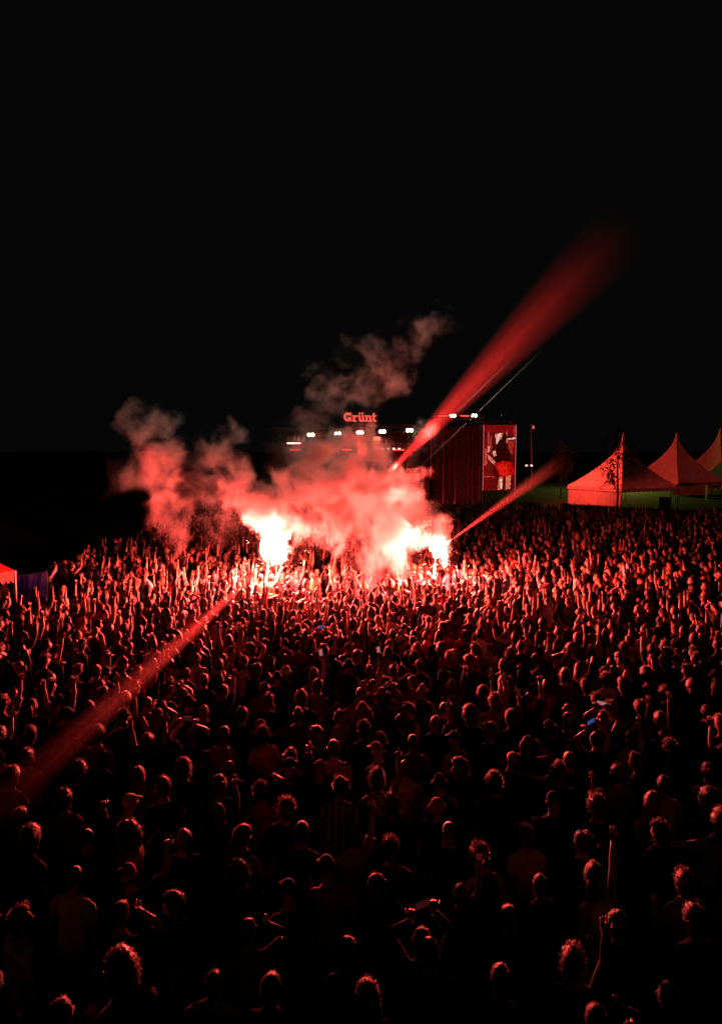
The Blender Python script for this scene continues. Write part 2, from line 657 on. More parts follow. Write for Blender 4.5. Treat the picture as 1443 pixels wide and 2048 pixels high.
def leaf_material():
    m, nt, N, L, b = new_mat('leaves')
    f = noise(nt, 3.0)
    L.new(ramp(nt, f, (.02, .05, .012), (.07, .11, .03)), b.inputs['Base Color'])
    b.inputs['Roughness'].default_value = .6
    return m


def ground_material():
    m, nt, N, L, b = new_mat('trodden_grass')
    f = noise(nt, .35, 8, .65)
    g = noise(nt, 9, 6, .7)
    c = mult(nt, ramp(nt, f, (.045, .050, .020), (.075, .062, .045), .4, .6), ramp(nt, g, (.45, .45, .45), (1, 1, 1)))
    L.new(c, b.inputs['Base Color'])
    b.inputs['Roughness'].default_value = .95
    bump(nt, g, b, .6, .05)
    return m


M['leaf'] = leaf_material()
g = MB()
NG = 24
for j in range(NG + 1):
    for i in range(NG + 1):
        x, y = -1500 + 3000 * i / NG, -300 + 3300 * j / NG
        g.v.append((x, y, 0 if abs(x) < 200 and y < 220 else 3 * vnoise((x / 300, y / 300, 0)) - 2))
for j in range(NG):
    for i in range(NG):
        a = j * (NG + 1) + i
        g.f.append((a, a + 1, a + NG + 2, a + NG + 1))
for k, (x, y, z) in enumerate(g.v):
    g.v[k] = (x, y, min(z, 0))
tag(g.build('ground', ground_material()), kind='structure')


def truss(mb, p, q, w=.4, r=.025, step=.5):
    """A square lattice girder from p to q."""
    p, q = np.array(p, float), np.array(q, float)
    t = nrm(q - p)
    a = nrm(np.cross(t, (0, 0, 1) if abs(t[2]) < .9 else (0, 1, 0))) * w / 2
    b = nrm(np.cross(t, a)) * w / 2
    cs = [a + b, a - b, -a - b, -a + b]
    for c in cs:
        mb.bar(tuple(p + c), tuple(q + c), r, 5)
    n = max(1, int(np.linalg.norm(q - p) / step))
    for i in range(n):
        u0, u1 = p + (q - p) * i / n, p + (q - p) * (i + 1) / n
        for k in range(4):
            c0, c1 = (cs[k], cs[(k + 1) % 4]) if i % 2 else (cs[(k + 1) % 4], cs[k])
            mb.bar(tuple(u0 + c0), tuple(u1 + c1), r * .55, 4)


SY, K = 65.6, .887
# ---- the stage
stage = thing('stage', 'large black concert stage with truss roof behind the smoke', 'stage', (0, SY, 0))
stage.scale = (K, K, K)
MB().box((-9.2, 0, 1.35), (6.0, 11, 1.6)).build('deck', M['deck'], stage)
for k in range(8):
    MB().box((-9.15 + k * 1.9, .04, .02), (-9.15 + k * 1.9 + 1.86, .10, 1.33)).build('skirt', M['fence'], stage)
for x, y in ((-9.3, .3), (6.0, .3), (-9.3, 10.5), (6.0, 10.5)):
    m = MB()
    truss(m, (x, y, 0), (x, y, 9.4), .5, .03, .6)
    m.build('tower', M['dark_steel'], stage)
m = MB()
truss(m, (-9.8, .2, 9.0), (6.5, .2, 9.35), .55, .03, .6)
m.build('front_truss', M['dark_steel'], stage)
m = MB()
truss(m, (-9.3, 5.5, 7.6), (6.0, 5.5, 7.6), .45, .03, .6)
m.build('middle_truss', M['steel'], stage)
m = MB()
n = 12
for i in range(n + 1):
    x = -10.1 + 17.0 * i / n
    z = 9.5 + .30 * math.sin(math.pi * i / n)
    for y, dz in ((-.3, 0), (11.3, .5)):
        m.v += [(x, y, z + dz), (x, y, z + dz + .18)]
for i in range(n):
    a, b = 4 * i, 4 * i + 4
    m.f += [(a, b, b + 2, a + 2), (a + 1, a + 3, b + 3, b + 1), (a, a + 1, b + 1, b), (a + 2, b + 2, b + 3, a + 3)]
m.f += [(0, 2, 3, 1), (4 * n, 4 * n + 1, 4 * n + 3, 4 * n + 2)]
m.build('roof', M['black'], stage)
for k in range(6):
    x0 = -9.1 + k * 2.5
    m = MB()
    cols = 14
    for i in range(cols + 1):
        x = x0 + 2.42 * i / cols
        y = 10.2 + .09 * math.sin(i * 2.2 + k)
        m.v += [(x, y, 1.62), (x, y + .02, 9.3)]
        if i:
            q = 2 * i
            m.f.append((q - 2, q, q + 1, q - 1))
    m.build('drape', M['scrim'], stage)
for k in range(5):      # red battens beside the added wash spots
    m = MB().box((-8.2 + k * 3.0, 5.2, 7.05), (-8.2 + k * 3.0 + 1.2, 5.4, 7.2))
    m.build('light_batten', M['lamp_red'], stage)
for x in (-6.0, -1.6, 2.8):  # added red spots, for the deep red glow behind the smoke
    ld = bpy.data.lights.new('added_stage_wash', 'SPOT')
    ld.energy, ld.color, ld.spot_size, ld.spot_blend, ld.shadow_soft_size = 26000, (1, .02, .015), R(110), .6, .25
    lo = bpy.data.objects.new('added_stage_wash', ld)
    lo.location = (x, 4.9, 7.0)
    lo.rotation_euler = (R(-18), 0, 0)
    COL.objects.link(lo)
    lo.parent = stage

for k in range(11):
    p = at(576 + k * 4.6 if k < 6 else 754 + (k - 6) * 11, 886.5 if k < 6 else 897.5, SY + 3)
    s_ = .09 + .05 * rng.random()
    lamp = thing('strip_lamp', 'small pink lamp in the string under the stage roof', 'lamp', tuple(p), 0, 'small lamps strung under the stage roof')
    MB().box((-s_ - .02, .03, -s_ * .7 - .02), (s_ + .02, .16, s_ * .7 + .02)).build('housing', M['black'], lamp)
    MB().box((-s_, 0, -s_ * .7), (s_, .028, s_ * .7)).build('lens', M['lamp_small'], lamp)
    MB().bar((0, .1, s_ * .7 + .02), (0, .1, s_ * .7 + .5), .015).build('hanger', M['dark_steel'], lamp)

# ---- blinder lamps along the front truss and on the wing
def blinder(px, py, y, label, group=None):
    p = at(px, py, y)
    t = thing('blinder_lamp', label, 'stage lamp', tuple(p), 0, group)
    hs = MB()
    hs.box((-.38, .04, -.21), (.38, .34, .21))
    hs.build('housing', M['black'], t)
    for sx in (-.165, .165):
        MB().tube([(sx, .02, 0), (sx, -.03, 0)], [.135, .125], 14, (0, 0, 1)).build('lens', M['lamp_warm'], t)
        MB().tube([(sx, .035, 0), (sx, .022, 0)], [.165, .16], 14, (0, 0, 1)).build('bezel', M['dark_steel'], t)
    MB().bar((-.42, .2, 0), (-.42, .2, .45), .02).bar((.42, .2, 0), (.42, .2, .45), .02).bar((-.42, .2, .45), (.42, .2, .45), .02).build('yoke', M['dark_steel'], t)
    ld = bpy.data.lights.new('blinder_light', 'SPOT')
    ld.energy, ld.color, ld.spot_size, ld.spot_blend, ld.shadow_soft_size = 3600, (1, .82, .60), R(88), .5, .18
    lo = bpy.data.objects.new('blinder_light', ld)
    lo.location = (0, -.12, 0)
    lo.rotation_euler = Vector((0, -1, .62)).to_track_quat('-Z', 'Y').to_euler()
    COL.objects.link(lo)
    lo.parent = t
    return t


ROWL = ['at the truss end furthest from the big screen', 'second along the stage truss, veiled by smoke', 'below the glowing sign, in thin smoke', 'above the small red panel', 'at the truss end beside the line array']
for k, (px, py) in enumerate(((621.5, 869.5), (674.5, 867), (719.5, 865), (764, 863), (818.5, 860.5))):
    blinder(px, py, SY - .25, 'twin warm white blinder lamp ' + ROWL[k], 'blinder lamps on the front truss')
blinder(905, 831.5, 74.2, 'twin warm white blinder lamp on the wing roof, nearer the stage', 'blinder lamps on the wing roof')
blinder(948, 831, 74.2, 'twin warm white blinder lamp on the wing roof, nearer the big screen', 'blinder lamps on the wing roof')

# ---- the glowing sign
sign = thing('sign', 'glowing red sign reading Grünt above the stage roof', 'sign', tuple(at(717.5, 843, SY - .45)))
SC_L = 58.0 * SY / FPX / 58.0       # metres for one photo pixel at the stage


def ring(cx, cz, r0, r1, a0, a1, n=14, sx=1.0):
    p = [(cx + sx * r1 * math.cos(a0 + (a1 - a0) * i / n), cz + r1 * math.sin(a0 + (a1 - a0) * i / n)) for i in range(n + 1)]
    q = [(cx + sx * r0 * math.cos(a0 + (a1 - a0) * i / n), cz + r0 * math.sin(a0 + (a1 - a0) * i / n)) for i in range(n + 1)]
    return p, q


def letter(rects, arcs, x0):
    m = MB()
    u = SC_L
    y = 0.0
    for a in rects:
        m.box(((x0 + a[0]) * u, y, a[1] * u), ((x0 + a[2]) * u, y + .12, a[3] * u))
        y += .003
    for (cx, cz, r0, r1, a0, a1, sx) in arcs:
        p, q = ring((x0 + cx) * u, cz * u, r0 * u, r1 * u, R(a0), R(a1), 14, sx)
        for i in range(14):
            m.prism([p[i], p[i + 1], q[i + 1], q[i]], y, y + .12)
        y += .003
    return m.build('letter', M['sign_glow'], sign)


letter([(8.0, 5.4, 15.4, 8.6), (11.2, .8, 15.0, 7), (11.4, 11.6, 14.6, 17.4)], [(7.8, 9, 4.0, 8.8, 42, 330, .95)], -30.0)              # G
letter([(-.4, -.2, 8.2, 2.8), (1.4, 0, 5.6, 12), (-.4, 9.6, 4, 12.3)], [(7.8, 7.4, 1.2, 5.0, 35, 165, 1)], -13.4)                        # r
letter([(-.4, 9.6, 4.2, 12.2), (1.1, 3.5, 5.2, 12), (6.8, 9.6, 11, 12.2), (7.8, 0, 11.8, 12), (9.5, -.2, 13.4, 2.7), (1.3, 13.8, 5.1, 17.6), (7.1, 13.8, 10.9, 17.6)],
       [(6.3, 4.4, 1.2, 5.2, 180, 320, 1)], -1.9)                                                                                         # u with dots
letter([(-.4, -.2, 6.4, 2.7), (1.1, 0, 5.1, 12), (-.4, 9.6, 4, 12.3), (7.2, -.2, 13.6, 2.7), (8.4, 0, 12.4, 7.5)], [(7.4, 7.4, 1.2, 5.0, 0, 150, 1)], 12.0)  # n
letter([(1.5, 3, 5.5, 16.6), (-.4, 9.6, 8.8, 12.4)], [(6.0, 3.8, .8, 4.3, 180, 330, 1)], 25.6)                                           # t
sb = MB()
sb.bar((-1.9, .35, -.25), (1.9, .35, -.25), .05)
for x in (-1.7, -.6, .6, 1.7):
    sb.bar((x, .35, -.75), (x, .35, .7), .035)
sb.build('sign_rack', M['dark_steel'], sign)

panel = thing('light_panel', 'small glowing red and white panel hanging under the stage truss', 'light panel', tuple(at(753, 877.5, SY + 1)))
MB().box((-.38, .05, -.21), (.38, .16, .21)).build('housing', M['black'], panel)
MB().box((-.35, 0, -.18), (.35, .048, .18)).build('lens', M['red_panel'], panel)
for x in (-.25, .25):
    MB().bar((x, .1, .21), (x, .1, .75), .02).build('hanger', M['dark_steel'], panel)

# ---- line array beside the stage and the speaker stack below it
la = thing('line_array', 'hanging curved line array of black loudspeakers at the stage edge', 'loudspeaker', tuple(at(824, 905, SY - 1)))
for k in range(7):
    a = .02 + .055 * k
    o = MB().box((-.5, -.3, -.19), (.5, .35, .19)).build('cabinet', M['plastic'], la)
    o.location = (0, -.10 + .018 * k * k * -1 + .1, -.42 * k)
    o.rotation_euler = (a, 0, 0)
    gr = MB()
    for i in range(9):
        gr.box((-.46 + i * .103, -.325, -.16), (-.46 + i * .103 + .05, -.302, .16))
    gr.build('grille', M['dark_steel'], o)
mm = MB()
for x in (-.35, .35):
    mm.bar((x, 0, .2), (x, .05, 1.6), .02)
mm.build('hoist_chain', M['steel'], la)
for j, (px, w) in enumerate(((850, 1.3), (868, 1.1))):
    st = thing('speaker_stack', 'black bass speaker stack on the ground ' + ('beside the stage edge' if j == 0 else 'against the wing scrim'), 'loudspeaker', tuple(at_h(px, 1031, 0) * 0 + Vector((at(px, 1000, SY - 1.5).x, SY - 1.5, 0))))
    for k in range(3):
        c = MB().box((-w / 2, -.5, k * 1.16 + .02), (w / 2, .5, k * 1.16 + 1.13)).build('cabinet', M['plastic'], st)
        q = MB()
        for i in range(6):
            q.box((-w / 2 + .06, -.53, k * 1.16 + .1 + i * .17), (w / 2 - .06, -.502, k * 1.16 + .1 + i * .17 + .07))
        q.build('grille', M['dark_steel'], c)

# ---- the wing: a scaffold faced with scrim
wing = thing('stage_wing', 'tall scaffold wing faced with black scrim between stage and big screen', 'scaffold', (0, SY, 0))
wing.scale = (K, K, K)
X0, X1 = at(838, 950, SY).x / K, at(962, 950, SY).x / K
for k in range(5):
    a = X0 + (X1 - X0) * k / 5
    b = X0 + (X1 - X0) * (k + 1) / 5 - .06
    m = MB()
    cols = 9
    for i in range(cols + 1):
        x = a + (b - a) * i / cols
        y = .9 + .05 * math.sin(i * 2.4 + k * 1.7)
        zt = 9.3 + .45 * (k / 4)
        m.v += [(x, y, .05), (x, y + .03, 4.9), (x, y, zt)]
        if i:
            q = 3 * i
            m.f += [(q - 3, q, q + 1, q - 2), (q - 2, q + 1, q + 2, q - 1)]
    m.build('scrim', M['scrim'], wing)
for k in range(6):
    x = X0 + (X1 - X0) * k / 5 - .03
    MB().bar((x, .75, 0), (x, .75, 10.2 if k in (2, 5) else 9.6), .045).build('standard', M['steel'], wing)
for z in (.6, 3.2, 6.0, 8.6):
    MB().bar((X0 - .1, .70, z), (X1 + .1, .70, z), .035).build('ledger', M['dark_steel'], wing)
m = MB()
truss(m, (X0 + 1.5, .4, 10.55), (X1 + .3, .4, 10.7), .4, .028, .5)
m.build('roof_truss', M['steel'], wing)
for k in range(2):
    xx = at((905, 948)[k], 831, SY).x / K
    MB().box((xx - 1.5, .1, 10.72), (xx - .55, .22, 10.8)).build('light_batten', M['lamp_red'], wing)
# cables and rods hanging off the wing
for px, p0, p1 in ((873, 905, 1000), (887, 880, 1010), (897, 860, 985), (943, 935, 1005), (957, 930, 1000)):
    a, b = at(px, p0, SY + .55), at(px, p1, SY + .55)
    c = MB().bar(tuple(a), tuple(b), .03).build('cable', M['pale_canvas'])
    tag(c, 'pale cable hanging down the black scrim wing', 'cable', 'cables down the scrim wing')
for j, (px, p0, p1) in enumerate(((995, 800, 846), (1021, 796, 848))):
    a, b = at(px, p0, SY + .5), at(px, p1, SY + .5)
    t = thing('aerial', 'thin aerial rod above the big screen, ' + ('with small hook clamps' if j == 0 else 'plain and near its outer edge'), 'aerial', tuple(b))
    MB().bar((0, 0, 0), (0, 0, a.z - b.z), .035).build('rod', M['dark_steel'], t)
    if j == 0:
        MB().tube([(-.35, 0, .25), (-.3, 0, .05), (-.1, 0, 0), (.02, 0, .15)], [.03] * 4, 5).build('hook', M['steel'], t)
        MB().tube([(.35, 0, .9), (.3, 0, .7), (.1, 0, .65), (0, 0, .8)], [.03] * 4, 5).build('hook', M['steel'], t)

# ---- the big upright screen
pa, pb = at(966, 850, SY - .5), at(1029.5, 981, SY - .5)
scr = thing('video_screen', 'tall upright video screen showing a performer bathed in red', 'screen', ((pa.x + pb.x) / 2, SY - .5, 0))
SWd, SZ0, SZ1 = (pb.x - pa.x), pb.z, pa.z
NX, NZ = 44, 90


def inside(poly, x, z):
    r_ = False
    j = len(poly) - 1
    for i in range(len(poly)):
        (xi, zi), (xj, zj) = poly[i], poly[j]
        if (zi > z) != (zj > z) and x < (xj - xi) * (z - zi) / (zj - zi) + xi:
            r_ = not r_
        j = i
    return r_


# the picture on the screen: coordinates 0..1 across and 0..1 down
SHAPES = [
    ([(0, 0), (1, 0), (1, .14), (0, .12)], (.22, .004, .004)),
    ([(.06, .16), (.30, .14), (.30, .8), (.02, .8)], (.17, .006, .005)),
    ([(.14, .10), (.19, .10), (.18, .42), (.13, .42)], (.6, .05, .04)),
    ([(.22, .18), (.25, .18), (.24, .36), (.21, .36)], (.5, .05, .03)),
    ([(.05, .36), (.12, .36), (.12, .62), (.04, .62)], (.55, .06, .05)),
    ([(.36, .14), (.58, .12), (.56, .20), (.40, .30), (.38, .24)], (.9, .28, .18)),
    ([(.44, .13), (.52, .13), (.44, .28), (.40, .29)], (1.0, .62, .5)),
    ([(.68, .10), (.72, .10), (.74, .28), (.70, .28)], (.7, .10, .07)),
    ([(.74, .20), (.98, .19), (.98, .22), (.74, .225)], (1.0, .6, .5)),
    ([(.74, .25), (.95, .24), (.90, .46), (.78, .40)], (.42, .02, .015)),
    ([(.90, .02), (.99, .02), (.97, .16), (.92, .17)], (.45, .02, .02)),
    ([(.44, .26), (.62, .16), (.72, .30), (.82, .42), (.84, .66), (.40, .68), (.36, .46)], (.028, .002, .002)),   # dark torso
    ([(.60, .14), (.70, .13), (.73, .22), (.70, .28), (.62, .28)], (.035, .002, .002)),                            # head
    ([(.70, .20), (.735, .21), (.73, .27), (.70, .27)], (.75, .20, .13)),
    ([(.30, .40), (.38, .39), (.40, .46), (.33, .48)], (.95, .38, .27)),                                           # hands
    ([(.12, .33), (.20, .32), (.22, .40), (.15, .43)], (.85, .25, .18)),
    ([(.14, .44), (.30, .52), (.38, .56), (.34, .60), (.18, .53)], (.85, .22, .16)),                               # forearm
    ([(.34, .60), (.60, .54), (.86, .56), (.99, .72), (.90, .78), (.58, .80), (.46, .72)], (.52, .004, .003)),     # red cloth
    ([(.46, .60), (.74, .60), (.78, .76), (.60, .79), (.50, .72)], (.80, .012, .006)),
    ([(.50, .79), (.62, .80), (.62, .99), (.46, .99)], (.68, .14, .08)),                                           # legs
    ([(.53, .82), (.59, .82), (.60, .96), (.55, .97)], (1.0, .66, .5)),
    ([(.70, .79), (.86, .76), (.84, .98), (.70, .99)], (.80, .16, .08)),
    ([(.03, .78), (.36, .78), (.36, .80), (.03, .80)], (.6, .04, .03)),
    ([(0, .80), (.40, .80), (.44, 1), (0, 1)], (.15, .004, .004)),
]
m = MB()
pc = []
for j in range(NZ):
    for i in range(NX):
        x0 = -SWd / 2 + SWd * i / NX
        z0 = SZ1 - (SZ1 - SZ0) * (j + 1) / NZ
        x1, z1 = x0 + SWd / NX, z0 + (SZ1 - SZ0) / NZ
        b = len(m.v)
        m.v += [(x0, 0, z0), (x1, 0, z0), (x1, 0, z1), (x0, 0, z1)]
        m.f.append((b, b + 1, b + 2, b + 3))
        u, w = (i + .5) / NX, (j + .5) / NZ
        u2, w2 = u + .012 * vnoise((u * 30, w * 40, 0)), w + .008 * vnoise((u * 25, w * 35, 4))
        c = (.085, .003, .003)
        for poly, pcx in SHAPES:
            if inside(poly, u2, w2):
                c = pcx
        k = 1 + .35 * vnoise((u * 22, w * 40, 9)) + .15 * rng.uniform(-1, 1)
        if u < .02 or u > .98:
            c = (.7, .10, .09)
        pc += [c[0] * k, c[1] * k, c[2] * k, 1] * 4
pic_mat = bpy.data.materials.new('screen_picture')
pic_mat.use_nodes = True
nt = pic_mat.node_tree
nt.nodes.clear()
e_, a_, o_ = nt.nodes.new('ShaderNodeEmission'), nt.nodes.new('ShaderNodeAttribute'), nt.nodes.new('ShaderNodeOutputMaterial')
a_.attribute_name = 'picture'
nt.links.new(a_.outputs['Color'], e_.inputs[0])
nt.links.new(e_.outputs[0], o_.inputs[0])
e_.inputs[1].default_value = .8
po = m.build('picture', pic_mat, scr)
po.data.attributes.new('picture', 'FLOAT_COLOR', 'POINT').data.foreach_set('color', pc)
MB().box((-SWd / 2 - .04, .01, SZ0 - .04), (SWd / 2 + .04, .25, SZ1 + .04)).build('screen_housing', M['black'], scr)
for sx in (-1, 1):
    m = MB()
    truss(m, (sx * (SWd / 2 - .3), .6, 0), (sx * (SWd / 2 - .3), .6, SZ1 + .5), .4, .03, .6)
    m.build('tower', M['steel'], scr)
MB().bar((-SWd / 2, .6, SZ1 + .35), (SWd / 2, .6, SZ1 + .35), .05).build('crossbar', M['steel'], scr)

# ---- mast and the red flood lamp on it, lighting the tents
mast = thing('mast', 'plain slim pale mast standing behind the big screen', 'mast', (at(1063, 900, 71).x, 71, 0))
mz = at(1060, 848, 71).z
MB().tube([(.2, 0, 0), (0, 0, mz * .5), (-.15, 0, mz)], [.09, .08, .05], 8).build('pole', M['canvas'], mast)
MB().box((-.3, -.3, -.02), (.6, .3, .04)).build('base_plate', M['dark_steel'], mast)
for j, px in enumerate((1052, 1062)):
    p = at(px, 931, 69)
    t = thing('work_lamp', 'small pale work lamp on a stand ' + ('near the foot of the mast' if j else 'behind the screen edge'), 'lamp', (p.x, 69, 0))
    MB().bar((0, 0, 0), (0, 0, p.z - .1), .03).build('stand', M['dark_steel'], t)
    MB().box((-.14, 0, p.z - .1), (.14, .12, p.z + .1)).build('lamp_head', M['black'], t)
    MB().box((-.1, -.02, p.z - .06), (.1, -.002, p.z + .06)).build('lens', M['lamp_small'], t)
rf = Vector((at(1063, 900, 71).x - .12, 70.6, mz - .35))
t = thing('flood_lamp', 'red flood lamp clamped near the top of the slim mast', 'lamp', tuple(rf))
MB().bar((0, .34, 0), (0, .05, 0), .04).build('clamp_arm', M['dark_steel'], t)
hd = MB().box((-.28, -.02, -.18), (.28, .22, .18)).build('lamp_head', M['black'], t)
hd.location = (.05, -.1, 0)
hd.rotation_euler = (0, 0, R(62))
MB().box((-.25, -.045, -.15), (.25, -.022, .15)).build('lens', M['lamp_red'], hd)
ld = bpy.data.lights.new('flood_light', 'SPOT')
ld.energy, ld.color, ld.spot_size, ld.spot_blend, ld.shadow_soft_size = 7500, (1, .045, .028), R(105), .5, .2
lo = bpy.data.objects.new('flood_light', ld)
lo.parent = t
lo.location = (.45, -.25, 0)
lo.rotation_euler = (Vector((36, 79, 2.5)) - rf).to_track_quat('-Z', 'Y').to_euler()
COL.objects.link(lo)
wl = thing('added_wash_lamp', 'low red wash lamp added on the ground to light the scrim wing', 'lamp', (8.5, 60.2, 0))  # unseen lamp, added to redden the scrim wing
hd = MB().box((-.3, -.2, -.15), (.3, .2, .15)).build('lamp_head', M['black'], wl)
hd.location = (0, 0, .35)
hd.rotation_euler = (R(35), 0, 0)
MB().box((-.26, .202, -.12), (.26, .22, .12)).build('lens', M['lamp_red'], hd)
MB().box((-.36, -.1, 0), (-.32, .1, .5)).box((.32, -.1, 0), (.36, .1, .5)).box((-.36, -.12, 0), (.36, .12, .03)).build('bracket', M['dark_steel'], wl)
ld = bpy.data.lights.new('added_wash_light', 'SPOT')
ld.energy, ld.color, ld.spot_size, ld.spot_blend, ld.shadow_soft_size = 650, (1, .045, .05), R(110), .8, .2
lo = bpy.data.objects.new('added_wash_light', ld)
lo.parent = wl
lo.location = (0, .3, .6)
lo.rotation_euler = (R(125), 0, 0)
COL.objects.link(lo)

SL = at(752, 972, 61.5)
t = thing('streak_lamp', 'large red lamp added on a tripod as source of the broad streak', 'lamp', (SL.x, SL.y, 0))  # unseen lamp, added so that the broad red streak has a source
ang = math.atan2(-(at(1270, 430, 58).x - SL.x), 4)
dr = Vector(at(1270, 430, 58) - SL).normalized()
hd = MB().tube([(0, 0, .45), (0, 0, .1), (0, 0, -.22)], [.22, .34, .36], 16).build('drum', M['black'], t)
hd.location = (0, 0, SL.z)
hd.rotation_euler = dr.to_track_quat('-Z', 'Y').to_euler()
MB().tube([(0, 0, -.225), (0, 0, -.24)], [.32, .32], 16).build('lens', M['lamp_red'], hd)
for a in (0, 2.1, 4.2):
    MB().bar((0, 0, SL.z - .4), (.9 * math.cos(a), .9 * math.sin(a), 0), .035).build('tripod_leg', M['dark_steel'], t)
MB().bar((0, 0, SL.z - .5), (0, 0, SL.z), .05).build('spigot', M['dark_steel'], t)

# ---- the row of peaked tents
def pagoda(cx, cy, half, eave, peak, rz, label, walls, mats=None, group=None, seed=0):
    mats = mats or (M['canvas'], M['canvas'])
    t = thing('peaked_tent', label, 'tent', (cx, cy, 0), rz, group)
    # corners at angles 0, 90, 180, 270 degrees; corner 3 points to the camera
    C = [(half * math.cos(R(90 * k)), half * math.sin(R(90 * k))) for k in range(4)]
    nr, ns_ = 14, 8
    for k in range(4):
        a, b = C[k], C[(k + 1) % 4]
        m = MB()
        for i in range(nr + 1):
            h = i / nr
            w = (1 - h) ** 1.75 * .985 + .015
            for j in range(ns_ + 1):
                q = j / ns_
                sag = 1 - .05 * math.sin(math.pi * q) * (1 - h)
                x, y = (a[0] + (b[0] - a[0]) * q) * w * sag, (a[1] + (b[1] - a[1]) * q) * w * sag
                m.v.append((x, y, eave + (peak - eave) * h - .10 * math.sin(math.pi * q) * (1 - h) * h))
        for i in range(nr):
            for j in range(ns_):
                p = i * (ns_ + 1) + j
                m.f.append((p, p + 1, p + ns_ + 2, p + ns_ + 1))
        m.build('roof_panel', mats[0], t, True)
        # scalloped valance
        m = MB()
        n_ = 48
        for i in range(n_ + 1):
            q = i / n_
            x, y = (a[0] + (b[0] - a[0]) * q) * 1.004, (a[1] + (b[1] - a[1]) * q) * 1.004
            m.v += [(x, y, eave + .02), (x, y, eave - .28 - .12 * abs(math.sin(q * math.pi * 12)))]
            if i:
                m.f.append((2 * i - 2, 2 * i, 2 * i + 1, 2 * i - 1))
        m.build('valance', mats[1], t)
        MB().bar((a[0] * .985, a[1] * .985, 0), (a[0] * .985, a[1] * .985, eave), .05).build('post', M['steel'], t)
        if k in walls:
            for s_ in range(3):
                m = MB()
                for i in range(7):
                    q = (s_ + i / 6 * .985) / 3
                    o_ = .985 + .004 * math.sin(i * 2 + s_)
                    x, y = (a[0] + (b[0] - a[0]) * q) * o_, (a[1] + (b[1] - a[1]) * q) * o_
                    m.v += [(x, y, .03), (x, y, eave - .02)]
                    if i:
                        m.f.append((2 * i - 2, 2 * i, 2 * i + 1, 2 * i - 1))
                m.build('wall_panel', mats[0], t)
    MB().tube([(0, 0, peak - .3), (0, 0, peak + .12)], [.06, .02], 8).build('finial', M['steel'], t)
    return t


va = -math.atan2(31.3, 82)
pagoda(31.3 * K, 82 * K, 6.25 * K, 2.75 * K, 8.9 * K, va, 'white peaked tent with closed side wall behind a small tree', (2,), group='peaked tents in a row')
pagoda(42.7 * K, 93 * K, 6.25 * K, 2.9 * K, 9.35 * K, va, 'white peaked tent in the middle of the row of three', (), group='peaked tents in a row')
pagoda(54.3 * K, 104 * K, 6.25 * K, 3.1 * K, 10.45 * K, va, 'white peaked tent at the far end of the row, furthest from stage', (1,), group='peaked tents in a row')
# things under the tents
bx = at(1329, 993, 74.5)
t = thing('crate_box', 'pale square box standing under the open tent side', 'box', (bx.x, 74.5, 0))
MB().box((-.5, -.4, .02), (.5, .4, 1.1)).build('carton', M['canvas'], t)
MB().box((-.52, -.42, 1.1), (.52, .42, 1.16)).build('lid', M['pale_canvas'], t)
bx = at(1428, 975, 86)
t = thing('display_rack', 'pale shelving rack with three tiers under the middle tent', 'rack', (bx.x, 86, 0))
for z in (.3, 1.1, 1.9, 2.7):
    MB().box((-1.0, -.25, z), (1.0, .25, z + .05)).build('shelf', M['canvas'], t)
for x in (-1.0, 1.0):
    MB().box((x - .03, -.28, 0), (x + .03, .28, 2.9)).build('side_panel', M['canvas'], t)
for k in range(6):
    bo = MB().box((-.12, -.1, 0), (.12, .1, .34)).build('small_box', M['canvas'])
    bo.location = (bx.x - .8 + .32 * k, 85.95, 1.15 if k % 2 else 1.95)
    tag(bo, 'small pale box standing on the shelving rack', 'box', 'small boxes on the rack')

# yellow-green lamp standing on the lawn beyond the first tent
t = thing('lawn_lamp', 'green lamp on a post over the lawn beyond the tents', 'lamp', (39.5, 106, 0))
MB().bar((0, 0, 0), (0, 0, 5.5), .06).build('post', M['dark_steel'], t)
MB().box((-.3, -.2, 5.5), (.3, .2, 5.75)).build('lamp_head', M['black'], t)
MB().box((-.25, -.15, 5.46), (.25, .15, 5.49)).build('lens', M['lamp_green'], t)
ld = bpy.data.lights.new('lawn_light', 'POINT')
ld.energy, ld.color, ld.shadow_soft_size = 3000, (.85, 1.0, .14), .3
lo = bpy.data.objects.new('lawn_light', ld)
lo.parent = t
lo.location = (0, 0, 5.2)
COL.objects.link(lo)

# ---- tree in front of the first tent
def tree(base, height, label, seed, leaves=900):
    r = random.Random(seed)
    t = thing('young_tree', label, 'tree', base)
    tr = MB()
    pts = [np.array((0, 0, 0)), np.array((.05, 0, height * .3)), np.array((-.05, .05, height * .6)), np.array((.08, 0, height * .97))]
    tr.tube(pts, [.10, .085, .055, .015], 7)
    lv = MB()
    tips = []
    for k in range(22):
        h = .30 + .65 * k / 22
        p = np.array((0, 0, height * h))
        a = r.uniform(0, 6.28)
        ln = (1.9 * (1 - h) + .7) * r.uniform(.7, 1.2)
        d = nrm((math.cos(a), math.sin(a), .55))
        q = p + d * ln * .5
        e = p + d * ln + np.array((0, 0, .35 * ln))
        tr.tube([p, q, e], [.032, .022, .008], 5, (0, 0, 1))
        tips += [q, (q + e) / 2, e, e]
        for _ in range(2):
            e2 = e * .6 + q * .4 + np.array([r.gauss(0, .45) for _ in range(3)])
            tr.tube([q, e2], [.014, .005], 4, (0, 0, 1))
            tips.append(e2)
    for k in range(leaves):
        c = tips[r.randrange(len(tips))] + np.array([r.gauss(0, .24) for _ in range(3)])
        a = nrm([r.gauss(0, 1) for _ in range(3)])
        b = nrm(np.cross(a, [r.gauss(0, 1) for _ in range(3)]))
        w = r.uniform(.07, .13)
        lv.add([c - a * w, c + b * w * .5, c + a * w, c - b * w * .5], [(0, 1, 2, 3)])
    tr.build('trunk', M['bark'], t, True)
    tag(lv.build('crown', M['leaf'], t), kind='stuff')
    return t


